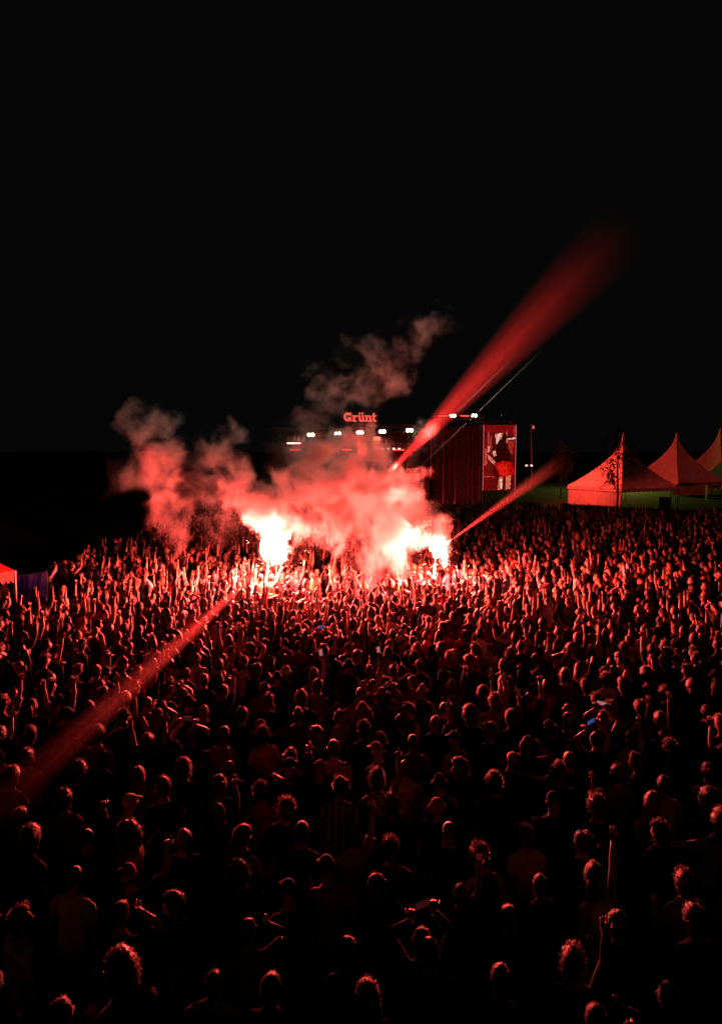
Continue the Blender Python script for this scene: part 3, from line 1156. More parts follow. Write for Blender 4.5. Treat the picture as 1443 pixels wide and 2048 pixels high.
b = at(1233, 1000, 62)
tree((b.x, 62, 0), 8.0, 'thin young tree with sparse leaves in front of the first tent', 3, 2200)
b = at(1122, 910, 89)
tree((b.x, 89, 0), 6.6, 'bushy young tree on the dark lawn between mast and tents', 8, 1300)

# ---- covered fences along the two sides of the field
def fence(p, q, h, n, label, group):
    p, q = Vector(p), Vector(q)
    for k in range(n):
        a, b = p.lerp(q, k / n), p.lerp(q, (k + 1) / n)
        d = b - a
        t = thing('fence_panel', label, 'fence', tuple(a), math.atan2(d.y, d.x), group)
        L_ = d.length
        m = MB()
        for i in range(9):
            x = .06 + (L_ - .12) * i / 8
            m.v += [(x, .02 * math.sin(i * 1.9 + k), .08), (x, .015 * math.sin(i * 2.6 + k), h - .04)]
            if i:
                m.f.append((2 * i - 2, 2 * i, 2 * i + 1, 2 * i - 1))
        m.build('cover', M['fence'], t)
        for x in (.03, L_ - .05):
            MB().bar((x, .05, 0), (x, .05, h), .025).build('post', M['dark_steel'], t)
        MB().bar((.03, .05, h), (L_ - .05, .05, h), .022).build('rail', M['dark_steel'], t)
        MB().box((-.1, -.25, 0), (.1, .35, .1)).build('foot', M['dark_steel'], t)


fence((17.3, 59, 0), (29.7, 47.5, 0), 1.7, 8, 'black covered fence panel between the crowd and tents', 'fence panels on the tent side')
fence((-13.2, 24, 0), (-13.9, 48, 0), 1.25, 10, 'black covered fence panel along the dark side field', 'fence panels on the dark field side')

# ---- red stall and blue banner at the dark side of the field
cc = at(-70, 1120, 22.2)
pagoda(cc.x, 22.2, 1.5, 2.28, 3.7, R(14), 'red peaked stall canopy with pale pink valance beside the blue banner', (), (M['red_canvas'], M['pale_canvas']))
bn = thing('banner', 'dark blue fabric banner on a frame beside the red stall', 'banner', (at(8, 1200, 25.3).x, 25.3, 0), R(8))
m = MB()
for i in range(11):
    x = 1.55 * i / 10
    m.v += [(x, .03 * math.sin(i * 1.4), .5), (x, .02 * math.sin(i * 1.9), 1.5 + .18 * i / 10)]
    if i:
        m.f.append((2 * i - 2, 2 * i, 2 * i + 1, 2 * i - 1))
m.build('cloth', M['blue_canvas'], bn)
for x in (0, 1.55):
    MB().bar((x, .06, 0), (x, .06, 1.75), .025).build('post', M['dark_steel'], bn)
MB().bar((0, .06, 1.51), (1.55, .06, 1.69), .02).build('rail', M['dark_steel'], bn)
bl = at(14, 1190, 24.5)
t = thing('stall_lamp', 'small blue lamp under the red stall canopy', 'lamp', (bl.x, 23.6, 0))
MB().bar((0, 0, 0), (0, 0, 2.2), .02).build('stand', M['dark_steel'], t)
MB().box((-.08, -.05, 2.2), (.08, .05, 2.32)).build('lamp_head', M['black'], t)
ld = bpy.data.lights.new('stall_light', 'POINT')
ld.energy, ld.color, ld.shadow_soft_size = 2.2, (.10, .15, 1.0), .1
lo = bpy.data.objects.new('stall_light', ld)
lo.parent = t
lo.location = (.15, .3, 2.15)
COL.objects.link(lo)
MB().box((-.06, -.075, 2.22), (.06, -.052, 2.30)).build('lens', emit('blue_lamp', (.1, .2, 1), 3), t)


# ================================================================ the crowd
TOPS = {'black': (.008, .008, .009), 'charcoal': (.022, .022, .024), 'navy': (.010, .012, .04), 'white': (.72, .70, .68), 'grey': (.25, .25, .25),
        'red': (.5, .03, .03), 'burgundy': (.16, .015, .03), 'cream': (.60, .52, .40), 'pale blue': (.30, .42, .60), 'green': (.04, .14, .06),
        'mustard': (.45, .28, .04), 'pink': (.65, .28, .34), 'brown': (.12, .06, .03), 'lilac': (.40, .30, .55)}
TOP_W = [22, 9, 6, 2.4, 1.2, 1.2, 1.5, 1, .7, 1, .5, .5, 1, .4]
HAIRC = {'black': (.016, .012, .010), 'dark brown': (.032, .019, .012), 'brown': (.075, .042, .024), 'blond': (.30, .19, .09), 'ginger': (.20, .07, .02)}
HAIR_W = [6, 7, 4, 1.1, .6]
HATC = {'black': (.012, .012, .014), 'white': (.65, .63, .6), 'beige': (.42, .34, .22), 'navy': (.015, .02, .06), 'red': (.4, .03, .03)}
SKINS = [(.38, .25, .18), (.42, .29, .22), (.32, .20, .14), (.22, .12, .08), (.11, .06, .04), (.45, .33, .26)]
LEGS = [(.012, .015, .03), (.008, .008, .009), (.02, .02, .022), (.08, .07, .05), (.03, .045, .10), (.03, .027, .02)]
STYLES = ['crop', 'quiff', 'curly', 'afro', 'spiky', 'long', 'bun', 'topknot', 'cap', 'bucket', 'shaved', 'bob', 'ponytail']
STYLE_W = [5, 6, 7, 2, 2.4, 5, 1.5, 1, 2.6, 1, .9, 2.6, 1.8]
STYLE_TXT = dict(crop='short {} hair', quiff='{} quiff', curly='curly {} hair', afro='big round {} afro', spiky='spiky {} hair', long='long {} hair', bun='{} hair in a bun',
                 topknot='{} topknot', cap='{} cap', bucket='{} bucket hat', shaved='shaved head', bob='{} bob', ponytail='{} ponytail')
POSES = {('down', 'down'): 'arms down', ('up', 'down'): 'one open hand raised', ('fist', 'down'): 'one fist raised', ('up', 'up'): 'both arms raised', ('fist', 'up'): 'fist and open hand raised',
         ('point', 'down'): 'pointing finger up', ('vee', 'down'): 'two fingers raised', ('phone', 'down'): 'holding up a phone', ('phone_two', 'phone_two'): 'filming with both hands',
         ('clap', 'clap'): 'clapping overhead', ('front', 'front'): 'hands before the chest', ('head', 'down'): 'one hand on head', ('head', 'head'): 'both hands on head',
         ('wide', 'wide'): 'arms spread wide', ('cup', 'down'): 'forearm out in front', ('down', 'around'): 'an arm stretched sideways', ('wide', 'down'): 'one arm flung sideways', ('down', 'up'): 'other hand raised',
         ('flare', 'down'): 'raising a flare', ('down', 'cup'): 'other forearm held out', ('down', 'point'): 'pointing up with a bent arm'}
SLEEVE_TXT = {'short': 'T-shirt', 'long': 'sweatshirt', 'none': 'tank top'}

_hair, _var = {}, {}


def hair_mesh(style, k):
    key = (style, k)
    if key not in _hair:
        me = joined(hair_pieces(style, 10 + k * 7 + len(style)), 'headwear' if style in ('cap', 'bucket') else 'hair')
        me.materials.append(M['fabric'] if style in ('cap', 'bucket') else M['hair'])
        _hair[key] = me
    return _hair[key]


def variant(pr, pl, sleeve, k):
    key = (pr, pl, sleeve, k)
    if key not in _var:
        r = random.Random(str(key))
        b = Body(pr, pl, seed=r.randrange(9999), girth=(.92, 1.06, 1.0)[k], sleeve='short' if sleeve == 'bare' else sleeve, lean=(r.uniform(-.13, .13), r.uniform(-.08, .16)), nod=r.uniform(-.25, .2), turn=r.uniform(-.45, .45), step=r.uniform(0, .8))
        sm = cloth_mesh(b.shirt, 'shirt', k + len(pr))
        tm = cloth_mesh(b.trousers, 'trousers', k + 5)
        sm.materials.append(M['fabric'])
        tm.materials.append(M['fabric'])
        _var[key] = (body_mesh(b), sm, tm, b)
    return _var[key]


used_labels = set()
GROUP = 'people standing in the crowd'


def place_txt(x, y):
    if x > 5.5 and y > 14:
        return 'towards the tents'
    if x < -5 and y > 14:
        return 'towards the banner'
    if y > 19:
        return 'beside the flares'
    if y < 10:
        return 'at the rear'
    return 'amid the crowd'


def person(x, y, face, pr, pl, style=None, hairc=None, top=None, sleeve=None, mat=None, scale=None, k=None, where=None, legs=None):
    """One individual of the crowd with hair and clothes; returns the object and its body."""
    sleeve = sleeve or rng.choices(['short', 'long', 'none'], [6, 2.2, 1.6])[0]
    k = rng.randrange(3) if k is None else k
    where = where or place_txt(x, y)
    for _ in range(40):
        st = style or rng.choices(STYLES, STYLE_W)[0]
        hat = st in ('cap', 'bucket')
        hc = hairc or (rng.choices(list(HATC), [4, 2, 2, 2, 1])[0] if hat else rng.choices(list(HAIRC), HAIR_W)[0])
        tp = top or rng.choices(list(TOPS), TOP_W)[0]
        garment = {'striped': 'striped shirt', 'lettered': 'printed T-shirt'}.get(mat, SLEEVE_TXT.get(sleeve))
        ptxt = POSES[(pr, pl)]
        lab = 'person with %s, %s, %s, %s' % (STYLE_TXT[st].format(hc), 'bare torso' if sleeve == 'bare' else tp + ' ' + garment, ptxt, where)
        if lab not in used_labels:
            break
    used_labels.add(lab)
    bm_, sm, tm, b = variant(pr, pl, sleeve, k)
    o = obj('person', bm_)
    sk = rng.choices(SKINS, [4, 4, 3, 2, 1, 2])[0]
    o.color = (*sk, 1)
    s = scale or rng.gauss(.985, .035)
    s = min(1.07, max(.90, s))
    o.location = (x, y, 0)
    o.rotation_euler = (0, 0, face)
    o.scale = (s, s, s)
    tag(o, ' '.join(lab.split()[:16]).rstrip(','), 'person', GROUP)
    hh = obj('headwear' if st in ('cap', 'bucket') else 'hair', hair_mesh(st, rng.randrange(2)), None, o)
    hh.color = (*(HATC if st in ('cap', 'bucket') else HAIRC).get(hc, (.03, .02, .012)), 1)
    hh.matrix_local = b.head
    if sleeve != 'bare':
        so = obj('shirt', sm, None, o)
        so.color = (*TOPS[tp], 1)
        if mat:
            so.material_slots[0].link = 'OBJECT'
            so.material_slots[0].material = M[mat]
    to = obj('trousers', tm, None, o)
    to.color = (*(legs or rng.choice(LEGS)), 1)
    return o, b


M['screen_blue'] = emit('phone_screen_blue', (.16, .28, 1.0), .2)
M['screen_pink'] = emit('phone_screen_pink', (1.0, .30, .36), .4)
M['screen_dim'] = emit('phone_screen_dim', (1.0, .15, .12), .03)
_ph = {}
used_phone = set()


def phone(o, b, pose, glow, label):
    """A phone in the person's raised hand, its lit side towards the person."""
    mw = Matrix.Translation(o.location) @ Matrix.Rotation(o.rotation_euler.z, 4, 'Z') @ Matrix.Scale(o.scale.x, 4)
    if pose == 'phone_two':
        c = (np.array(b.hands[1][4]) + np.array(b.hands[-1][4])) / 2 + np.array((0, .01, .01))
        X, Z = nrm(np.array(b.hands[1][4]) - np.array(b.hands[-1][4])), None
        Y = nrm(np.cross((0, 0, 1), X))
        Z = np.cross(X, Y)
        w, h = .16, .078
    else:
        W, d, sd, pn, K = b.hands[1]
        Y = np.array(pn)
        Z = nrm(d)
        X = np.cross(Y, Z)
        c = np.array(K) + Z * .05 + Y * .018
        w, h = .078, .16
    t = thing('phone', label, 'phone')
    L_ = Matrix(((X[0], Y[0], Z[0], c[0]), (X[1], Y[1], Z[1], c[1]), (X[2], Y[2], Z[2], c[2]), (0, 0, 0, 1)))
    t.matrix_world = mw @ L_
    key = (pose == 'phone_two', glow)
    if key not in _ph:
        _ph[key] = (MB().box((-w / 2, -.0, -h / 2), (w / 2, .009, h / 2)), MB().box((-w / 2 + .004, -.002, -h / 2 + .006), (w / 2 - .004, -.0004, h / 2 - .006)))
    _ph[key][0].build('case', M['plastic'], t)
    _ph[key][1].build('screen', M[glow], t)
    return t


def facing(x, y):
    """Most people look at the stage and the flares."""
    px_, py_ = -.5 - x, 26.6 - y
    sx_, sy_ = .0 - x, 65.6 - y
    a, b_ = nrm((px_, py_)), nrm((sx_, sy_))
    w = .65 if y < 21 else .5
    v = a * w + b_ * (1 - w)
    ang = math.atan2(v[1], v[0]) - math.pi / 2
    ang += rng.gauss(0, .32)
    if rng.random() < .10:
        ang += rng.choice((-1, 1)) * rng.uniform(.8, 2.4)
    return ang


taken = {}
CELL = .6


def free(x, y, dmin):
    i, j = int(x // CELL), int(y // CELL)
    for a in range(i - 2, i + 3):
        for b_ in range(j - 2, j + 3):
            for (u, v) in taken.get((a, b_), ()):
                if (u - x) ** 2 + (v - y) ** 2 < dmin * dmin:
                    return False
    return True


def take(x, y):
    taken.setdefault((int(x // CELL), int(y // CELL)), []).append((x, y))


def in_field(x, y):
    if y < 5.0 or y > 61 or x < -12.6 or abs(x) > .53 * y + 1.0:
        return False
    if x * 11.5 + y * 12.4 > 17.3 * 11.5 + 59 * 12.4 - 22:
        return False
    if 20.3 < y < 26.2 and x < -9.9:
        return False
    return True


n_people = 0
# ---- people picked out one by one: head position in the frame, then what they look like
HEROES = [
    # px, py, facing offset, right, left, style, hair colour, top, sleeve, material, scale
    (668, 1500, 0, 'down', 'down', 'crop', 'black', 'white', 'short', 'lettered', 1.05),
    (828, 1487, .1, 'down', 'down', 'shaved', None, 'burgundy', 'short', None, 1.04),
    (710, 1392, 0, 'down', 'down', 'shaved', None, 'mustard', 'short', None, 1.02),
    (443, 1472, -.5, 'down', 'down', 'crop', 'dark brown', 'cream', 'short', None, 1.03),
    (668, 1583, 0, 'down', 'down', 'quiff', 'dark brown', 'pale blue', 'short', 'striped', 1.02),
    (758, 1562, .1, 'vee', 'down', 'curly', 'dark brown', 'grey', 'none', None, 1.03),
    (782, 1616, 0, 'down', 'down', 'curly', 'brown', 'black', 'short', None, .95),
    (566, 1618, 0, 'down', 'down', 'spiky', 'ginger', 'black', 'long', None, 1.0),
    (885, 1673, 0, 'down', 'down', 'shaved', None, 'black', 'short', None, 1.0),
    (783, 1706, 0, 'down', 'down', 'quiff', 'brown', 'charcoal', 'short', None, 1.0),
    (700, 1912, .1, 'down', 'down', 'topknot', 'dark brown', 'black', 'long', None, .99),
    (864, 1915, .1, 'down', 'down', 'topknot', 'brown', 'navy', 'long', None, 1.0),
    (667, 1742, .1, 'down', 'cup', 'cap', 'black', 'red', 'short', None, 1.03),
    (583, 1790, .3, 'down', 'down', 'cap', 'navy', 'charcoal', 'short', None, 1.0),
    (852, 1885, 0, 'phone_two', 'phone_two', 'crop', 'black', 'black', 'long', None, 1.0),
    (622, 1352, .1, 'phone', 'down', 'long', 'dark brown', 'burgundy', 'none', None, .98),
    (778, 1400, 0, 'phone_two', 'phone_two', 'bob', 'black', 'black', 'none', None, .96),
    (604, 1400, 0, 'down', 'down', 'curly', 'black', 'charcoal', 'short', None, 1.0),
    (537, 1405, -.3, 'down', 'down', 'quiff', 'brown', 'black', 'short', None, 1.02),
    (592, 1432, .2, 'down', 'around', 'crop', 'brown', 'brown', 'short', None, 1.0),
    (966, 1392, 0, 'phone', 'down', 'afro', 'dark brown', 'black', 'short', None, .99),
    (862, 1450, 0, 'vee', 'down', 'crop', 'blond', 'black', 'short', None, .97),
    (978, 1470, .4, 'down', 'down', 'curly', 'brown', 'black', 'short', None, 1.0),
    (252, 1615, -.9, 'cup', 'down', 'cap', 'white', 'grey', 'long', None, 1.02),
    (1008, 1525, -.4, 'down', 'down', 'cap', 'white', 'black', 'short', None, 1.0),
    (1105, 1458, .6, 'down', 'down', 'ponytail', 'brown', 'black', 'short', None, .98),
    (1142, 1442, .5, 'down', 'down', 'bob', 'dark brown', 'navy', 'short', None, .97),
    (1196, 1480, .3, 'phone_two', 'phone_two', 'crop', 'black', 'black', 'none', None, .98),
    (1165, 1690, .5, 'head', 'down', 'crop', 'brown', 'black', 'long', None, 1.0),
    (1240, 1345, .4, 'clap', 'clap', 'crop', 'dark brown', 'black', 'none', None, .99),
    (780, 1292, 0, 'down', 'down', 'long', 'ginger', 'black', 'short', None, 1.0),
    (505, 1213, 0, 'down', 'down', 'crop', 'black', 'red', 'short', None, 1.05),
    (370, 1542, .3, 'down', 'down', 'curly', 'brown', 'navy', 'short', None, 1.0),
    (237, 1440, .4, 'up', 'down', 'curly', 'dark brown', 'black', 'short', None, 1.02),
    (412, 1425, .2, 'down', 'down', 'crop', 'blond', 'black', 'short', None, 1.0),
    (375, 1475, .3, 'phone_two', 'phone_two', 'crop', 'brown', 'black', 'short', None, .99),
    (265, 1760, .4, 'point', 'down', 'cap', 'red', 'black', 'short', None, .98),
    (645, 1275, 0, 'phone_two', 'phone_two', 'bun', 'black', 'charcoal', 'short', None, 1.0),
    (1305, 1300, .4, 'down', 'up', 'crop', 'brown', 'charcoal', 'short', None, 1.02),
    (1240, 1185, .5, 'clap', 'clap', 'cap', 'beige', 'charcoal', 'short', None, 1.03),
    (1000, 1330, .2, 'down', 'down', 'crop', 'brown', 'charcoal', 'long', None, 1.02),
    (1190, 1280, .6, 'up', 'down', 'crop', 'dark brown', 'navy', 'none', None, 1.0),
    (965, 1250, .1, 'down', 'down', 'curly', 'brown', 'brown', 'short', None, 1.02),
    (1440, 1290, .9, 'front', 'front', 'crop', 'black', 'grey', 'none', None, 1.02),
    (740, 1345, 0, 'phone', 'down', 'crop', 'brown', 'cream', 'short', None, 1.0),
    (300, 1330, .3, 'up', 'down', 'crop', 'dark brown', 'black', 'short', None, 1.0),
]
GLOW = {(622, 1352): 'screen_pink', (645, 1275): 'screen_blue', (1196, 1480): 'screen_blue', (740, 1345): 'screen_pink'}
for (px, py, fo, pr, pl, st, hc, tp, sl, mt, sc_) in HEROES:
    p = at_h(px, py, 1.66 * sc_)
    f_ = math.atan2(-p.x * .75, 32 - p.y) * -1 * -1
    o, b = person(p.x, p.y, f_ + fo, pr, pl, st, hc, tp, sl, mt, sc_)
    take(p.x, p.y)
    n_people += 1
    if pr in ('phone', 'phone_two'):
        gl = GLOW.get((px, py), 'screen_dim')
        hw = o['label'].split('person with ')[1].split(',')[0]
        phone(o, b, pr, gl, '%s phone raised by person with %s %s' % ({'screen_blue': 'blue-lit', 'screen_pink': 'pink-lit', 'screen_dim': 'dark'}[gl], hw, o['label'].split(', ')[-1]))

# ---- the people with the flares, and those in the open ring around them
FLARE_AT = []


def flare_holder(px, py, y, face, style, hc, tp, sl, sc_, where):
    """Stand a person so that the raised fist sits at this point."""
    hand = at(px, py, y)
    _, _, _, b = variant('flare', 'down', sl, 1)
    K = Vector(b.hands[1][4]) * sc_
    c, s = math.cos(face), math.sin(face)
    x, yy = hand.x - (K.x * c - K.y * s), y - (K.x * s + K.y * c)
    o, b = person(x, yy, face, 'flare', 'down', style, hc, tp, sl, None, sc_, 1, where)
    take(x, yy)
    FLARE_AT.append(Vector((hand.x, y, K.z)))
    return o


flare_holder(536, 1136, 24.3, .5, 'crop', 'dark brown', 'white', 'bare', 1.06, 'beside the twin flares')
flare_holder(562, 1134, 24.0, -.6, 'crop', 'brown', 'cream', 'bare', 1.06, 'at the brighter twin flare')
flare_holder(869, 1132, 24.7, .3, 'crop', 'black', 'white', 'short', 1.06, 'at the lone flare by the ring')
n_people += 3
for (px, py, f_, pr, pl, st, tp, sl) in ((577, 1118, 2.6, 'wide', 'wide', 'crop', 'cream', 'bare'), (840, 1122, -1.2, 'down', 'down', 'crop', 'white', 'short'), (822, 1128, 1.2, 'front', 'front', 'crop', 'burgundy', 'short'),
                                        (893, 1140, 1.0, 'front', 'front', 'crop', 'pink', 'short'), (912, 1145, 1.2, 'down', 'down', 'crop', 'white', 'none'), (930, 1138, 1.3, 'up', 'down', 'curly', 'white', 'short'),
                                        (905, 1130, 2.0, 'wide', 'down', 'cap', 'red', 'short'), (612, 1108, 2.9, 'clap', 'clap', 'cap', 'white', 'short'), (625, 1122, 2.4, 'up', 'up', 'crop', 'cream', 'bare'),
                                        (598, 1140, 1.8, 'front', 'front', 'quiff', 'white', 'short'), (660, 1140, -1.6, 'up', 'down', 'long', 'grey', 'none'), (795, 1150, .6, 'down', 'down', 'crop', 'white', 'short'),
                                        (690, 1105, -2.6, 'point', 'down', 'crop', 'grey', 'short'), (505, 1150, -1.2, 'up', 'up', 'crop', 'white', 'none'), (485, 1135, -1.4, 'up', 'down', 'curly', 'cream', 'short')):
    p = at_h(px, py, 1.66)
    if not free(p.x, p.y, .4):
        p.y += .5
    person(p.x, p.y, f_, pr, pl, st, None, tp, sl, None, 1.0, None, 'by the smoke ring')
    take(p.x, p.y)
    n_people += 1


def random_pose(x, y):
    pu = .12 if y < 10 else (.30 if y < 19 else (.48 if x < 7 else .30))
    if rng.random() < pu:
        return rng.choices([('up', 'down'), ('fist', 'down'), ('up', 'up'), ('fist', 'up'), ('point', 'down'), ('vee', 'down'), ('phone', 'down'), ('phone_two', 'phone_two'), ('clap', 'clap'), ('down', 'up'), ('down', 'point')],
                           [4, 2, 4, 1.5, 2, 1.5, 1.6 if y < 22 else .6, 1.3 if y < 22 else .5, 2.5, 3, 1])[0]
    return rng.choices([('down', 'down'), ('front', 'front'), ('head', 'down'), ('cup', 'down'), ('down', 'around')], [10, 2, .6, 1.2, .5])[0]


spots = []
tries = 0
pit = at_h(742, 1170, 1.6)
while tries < 75000:
    tries += 1
    y = 5.0 + 56.5 * rng.random() ** .85
    x = rng.uniform(-13, 31)
    if not in_field(x, y):
        continue
    if ((x - pit.x) / 2.1) ** 2 + ((y - pit.y) / 2.0) ** 2 < 1 and rng.random() < .9:
        continue
    dm = .50 + .10 * rng.random() if y < 30 else .60
    if y < 7.5:
        dm = .6
    if free(x, y, dm):
        take(x, y)
        spots.append((x, y))
spots.sort(key=lambda q: q[1])
near = spots[:300 - n_people]
far = spots[300 - n_people:]
print('people', n_people, 'near', len(near), near[-1], 'far', len(far))
for (x, y) in near:
    pr, pl = random_pose(x, y)
    if (pr, pl) in (('fist', 'up'), ('down', 'point')):
        pr, pl = 'up', 'down'
    o, b = person(x, y, facing(x, y), pr, pl, k=rng.randrange(2))
    if pr in ('phone', 'phone_two'):
        gl = rng.choices(['screen_dim', 'screen_pink', 'screen_blue'], [7, 1, .6])[0]
        hw = o['label'].split('person with ')[1].split(',')[0]
        phone(o, b, pr, gl, '%s phone raised by person with %s %s' % ({'screen_blue': 'blue-lit', 'screen_pink': 'pink-lit', 'screen_dim': 'dark'}[gl], hw, o['label'].split(', ')[-1]))

# ---- the mass of people further off, too many to pick apart: one object
PV = []
r0 = random.Random(5)
PAIRS = [('down', 'down')] * 5 + [('up', 'down'), ('up', 'up'), ('fist', 'down'), ('clap', 'clap'), ('point', 'down'), ('down', 'up'), ('phone', 'down'), ('phone_two', 'phone_two'), ('fist', 'up'), ('down', 'point'), ('vee', 'down'), ('front', 'front'), ('cup', 'down'), ('head', 'down'), ('down', 'around')]
by_pose = {}
for LOD in (1, 2):
    for q, (pr, pl) in enumerate(PAIRS * 2):
        b = Body(pr, pl, seed=q, girth=r0.choice((.92, 1.0, 1.05)), lod=LOD, sleeve=r0.choice(('short', 'short', 'none', 'long')), lean=(r0.uniform(-.1, .1), r0.uniform(-.05, .12)), nod=r0.uniform(-.3, .2), turn=r0.uniform(-.5, .5), step=r0.random())
        V, T, Cl = [], [], []
        hp = hair_pieces(r0.choices(STYLES, STYLE_W)[0], q, LOD)
        hp = [([tuple(b.head @ Vector(p)) for p in v], f) for v, f in hp]
        for cl, pcs in enumerate((b.skin[:-4] if False else b.skin, b.shirt, b.trousers, hp)):
            for v, f in pcs:
                n = len(V)
                V += list(v)
                Cl += [cl] * len(v)
                for fc in f:
                    for i in range(1, len(fc) - 1):
                        T.append((fc[0] + n, fc[i] + n, fc[i + 1] + n))
        by_pose.setdefault((LOD, pr, pl), []).append((np.array(V, np.float32), np.array(T, np.int32), np.array(Cl)))
VV, TT, CC = [], [], []
off = 0
for q_, (x, y) in enumerate(far):
    vs = by_pose[(1 if q_ < 600 else 2, *random_pose(x, y))]
    V, T, Cl = vs[rng.randrange(len(vs))]
    a = facing(x, y)
    s = min(1.08, max(.9, rng.gauss(.985, .04)))
    c_, s_ = math.cos(a) * s, math.sin(a) * s
    W = np.empty_like(V)
    W[:, 0] = V[:, 0] * c_ - V[:, 1] * s_ + x
    W[:, 1] = V[:, 0] * s_ + V[:, 1] * c_ + y
    W[:, 2] = V[:, 2] * s
    pal = np.array([rng.choices(SKINS, [4, 4, 3, 2, 1, 2])[0], TOPS[rng.choices(list(TOPS), TOP_W)[0]], rng.choice(LEGS), HAIRC[rng.choices(list(HAIRC), HAIR_W)[0]]], np.float32)
    VV.append(W)
    TT.append(T + off)
    CC.append(pal[Cl])
    off += len(V)
VV, TT, CC = np.concatenate(VV), np.concatenate(TT), np.concatenate(CC)
me = bpy.data.meshes.new('crowd')
me.vertices.add(len(VV))
me.vertices.foreach_set('co', VV.ravel())
me.loops.add(len(TT) * 3)
me.loops.foreach_set('vertex_index', TT.ravel())
me.polygons.add(len(TT))
me.polygons.foreach_set('loop_start', np.arange(len(TT), dtype=np.int32) * 3)
me.polygons.foreach_set('use_smooth', np.ones(len(TT), bool))
me.update(calc_edges=True)
ca = np.ones((len(VV), 4), np.float32)
ca[:, :3] = CC
me.attributes.new('tone', 'FLOAT_COLOR', 'POINT').data.foreach_set('color', ca.ravel())
mm, nt, N, L, bs = new_mat('crowd_surfaces')
aa = N.new('ShaderNodeAttribute')
aa.attribute_name = 'tone'
f = noise(nt, 20)
L.new(mult(nt, aa.outputs['Color'], ramp(nt, f, (.7, .7, .7), (1, 1, 1))), bs.inputs['Base Color'])
bs.inputs['Roughness'].default_value = .6
tag(obj('crowd', me, mm), 'dense mass of festival-goers packed before the stage', 'crowd', None, 'stuff')
print('crowd tris', len(TT))


# ================================================================ flares
M['flame'] = emit('flare_flame', (1.0, .55, .42), 55)
M['flame_tip'] = emit('flare_flame_tip', (1.0, .30, .14), 14)
FLARE_RED = (1.0, .062, .048)


def flare(p, power, label, tilt=(0, 0), size=1.0, seed=0):
    t = thing('hand_flare', label, 'flare', tuple(p), 0, 'burning red flares')
    tx, ty = tilt
    MB().tube([(-tx * .08, -ty * .08, -.08), (tx * .22, ty * .22, .22)], [.018, .018], 8).build('stick', M['red_canvas'], t)
    r = random.Random(seed)

    def wob(d, q):
        k = 1 + .28 * vnoise(np.array(d) * 3.0, seed)
        return np.array((q[0] * k + tx * .4 * (q[2] + .3), q[1] * k + ty * .4 * (q[2] + .3), q[2]))
    v, f = ellipsoid((tx * .3, ty * .3, .24 + .30 * size), (.12 * size, .12 * size, .34 * size), 14, 10, wob)
    MB().add(v, f).build('flame', M['flame'], t, True)
    for k in range(5):
        q = np.array((r.gauss(0, .16), r.gauss(0, .1), .45 + .5 * r.random())) * size
        v, f = ellipsoid(q, (.05, .05, .12 * size), 8, 6, wob)
        MB().add(v, f).build('flame_tongue', M['flame_tip'], t, True)
    for k in range(26):
        q = np.array((r.gauss(0, .35), r.gauss(0, .3), .3 + r.uniform(-.5, .8)))
        e = q + np.array((r.gauss(0, .05), r.gauss(0, .05), r.uniform(-.06, .03)))
        MB().tube([q, e], [.007, .003], 4, (1, .3, 0)).build('spark', M['flame_tip'], t)
    ld = bpy.data.lights.new('flare_light', 'POINT')
    ld.energy, ld.color, ld.shadow_soft_size = power, FLARE_RED, .16
    lo = bpy.data.objects.new('flare_light', ld)
    lo.parent = t
    lo.location = (tx * .35, ty * .35 - .22, .42)
    COL.objects.link(lo)
    return t


PWR = 24000
flare(FLARE_AT[0], PWR * .65, 'burning red flare leaning outward from its brighter twin', (-.3, 0), 1.15, 1)
flare(FLARE_AT[1], PWR * .55, 'bright burning flare, inner one of the close pair', (.1, 0), 1.25, 5)
flare(FLARE_AT[2], PWR * .78, 'lone burning flare held up beside the open ring', (.1, 0), 1.15, 9)


# ================================================================ smoke
def smoke_material(name, density, albedo, aniso=.15):
    m = bpy.data.materials.new(name)
    m.use_nodes = True
    nt = m.node_tree
    nt.nodes.clear()
    v = nt.nodes.new('ShaderNodeVolumePrincipled')
    v.inputs['Color'].default_value = (*albedo, 1)
    v.inputs['Density'].default_value = density
    v.inputs['Anisotropy'].default_value = aniso
    v.inputs['Density Attribute'].default_value = 'density'
    o = nt.nodes.new('ShaderNodeOutputMaterial')
    nt.links.new(v.outputs[0], o.inputs['Volume'])
    return m


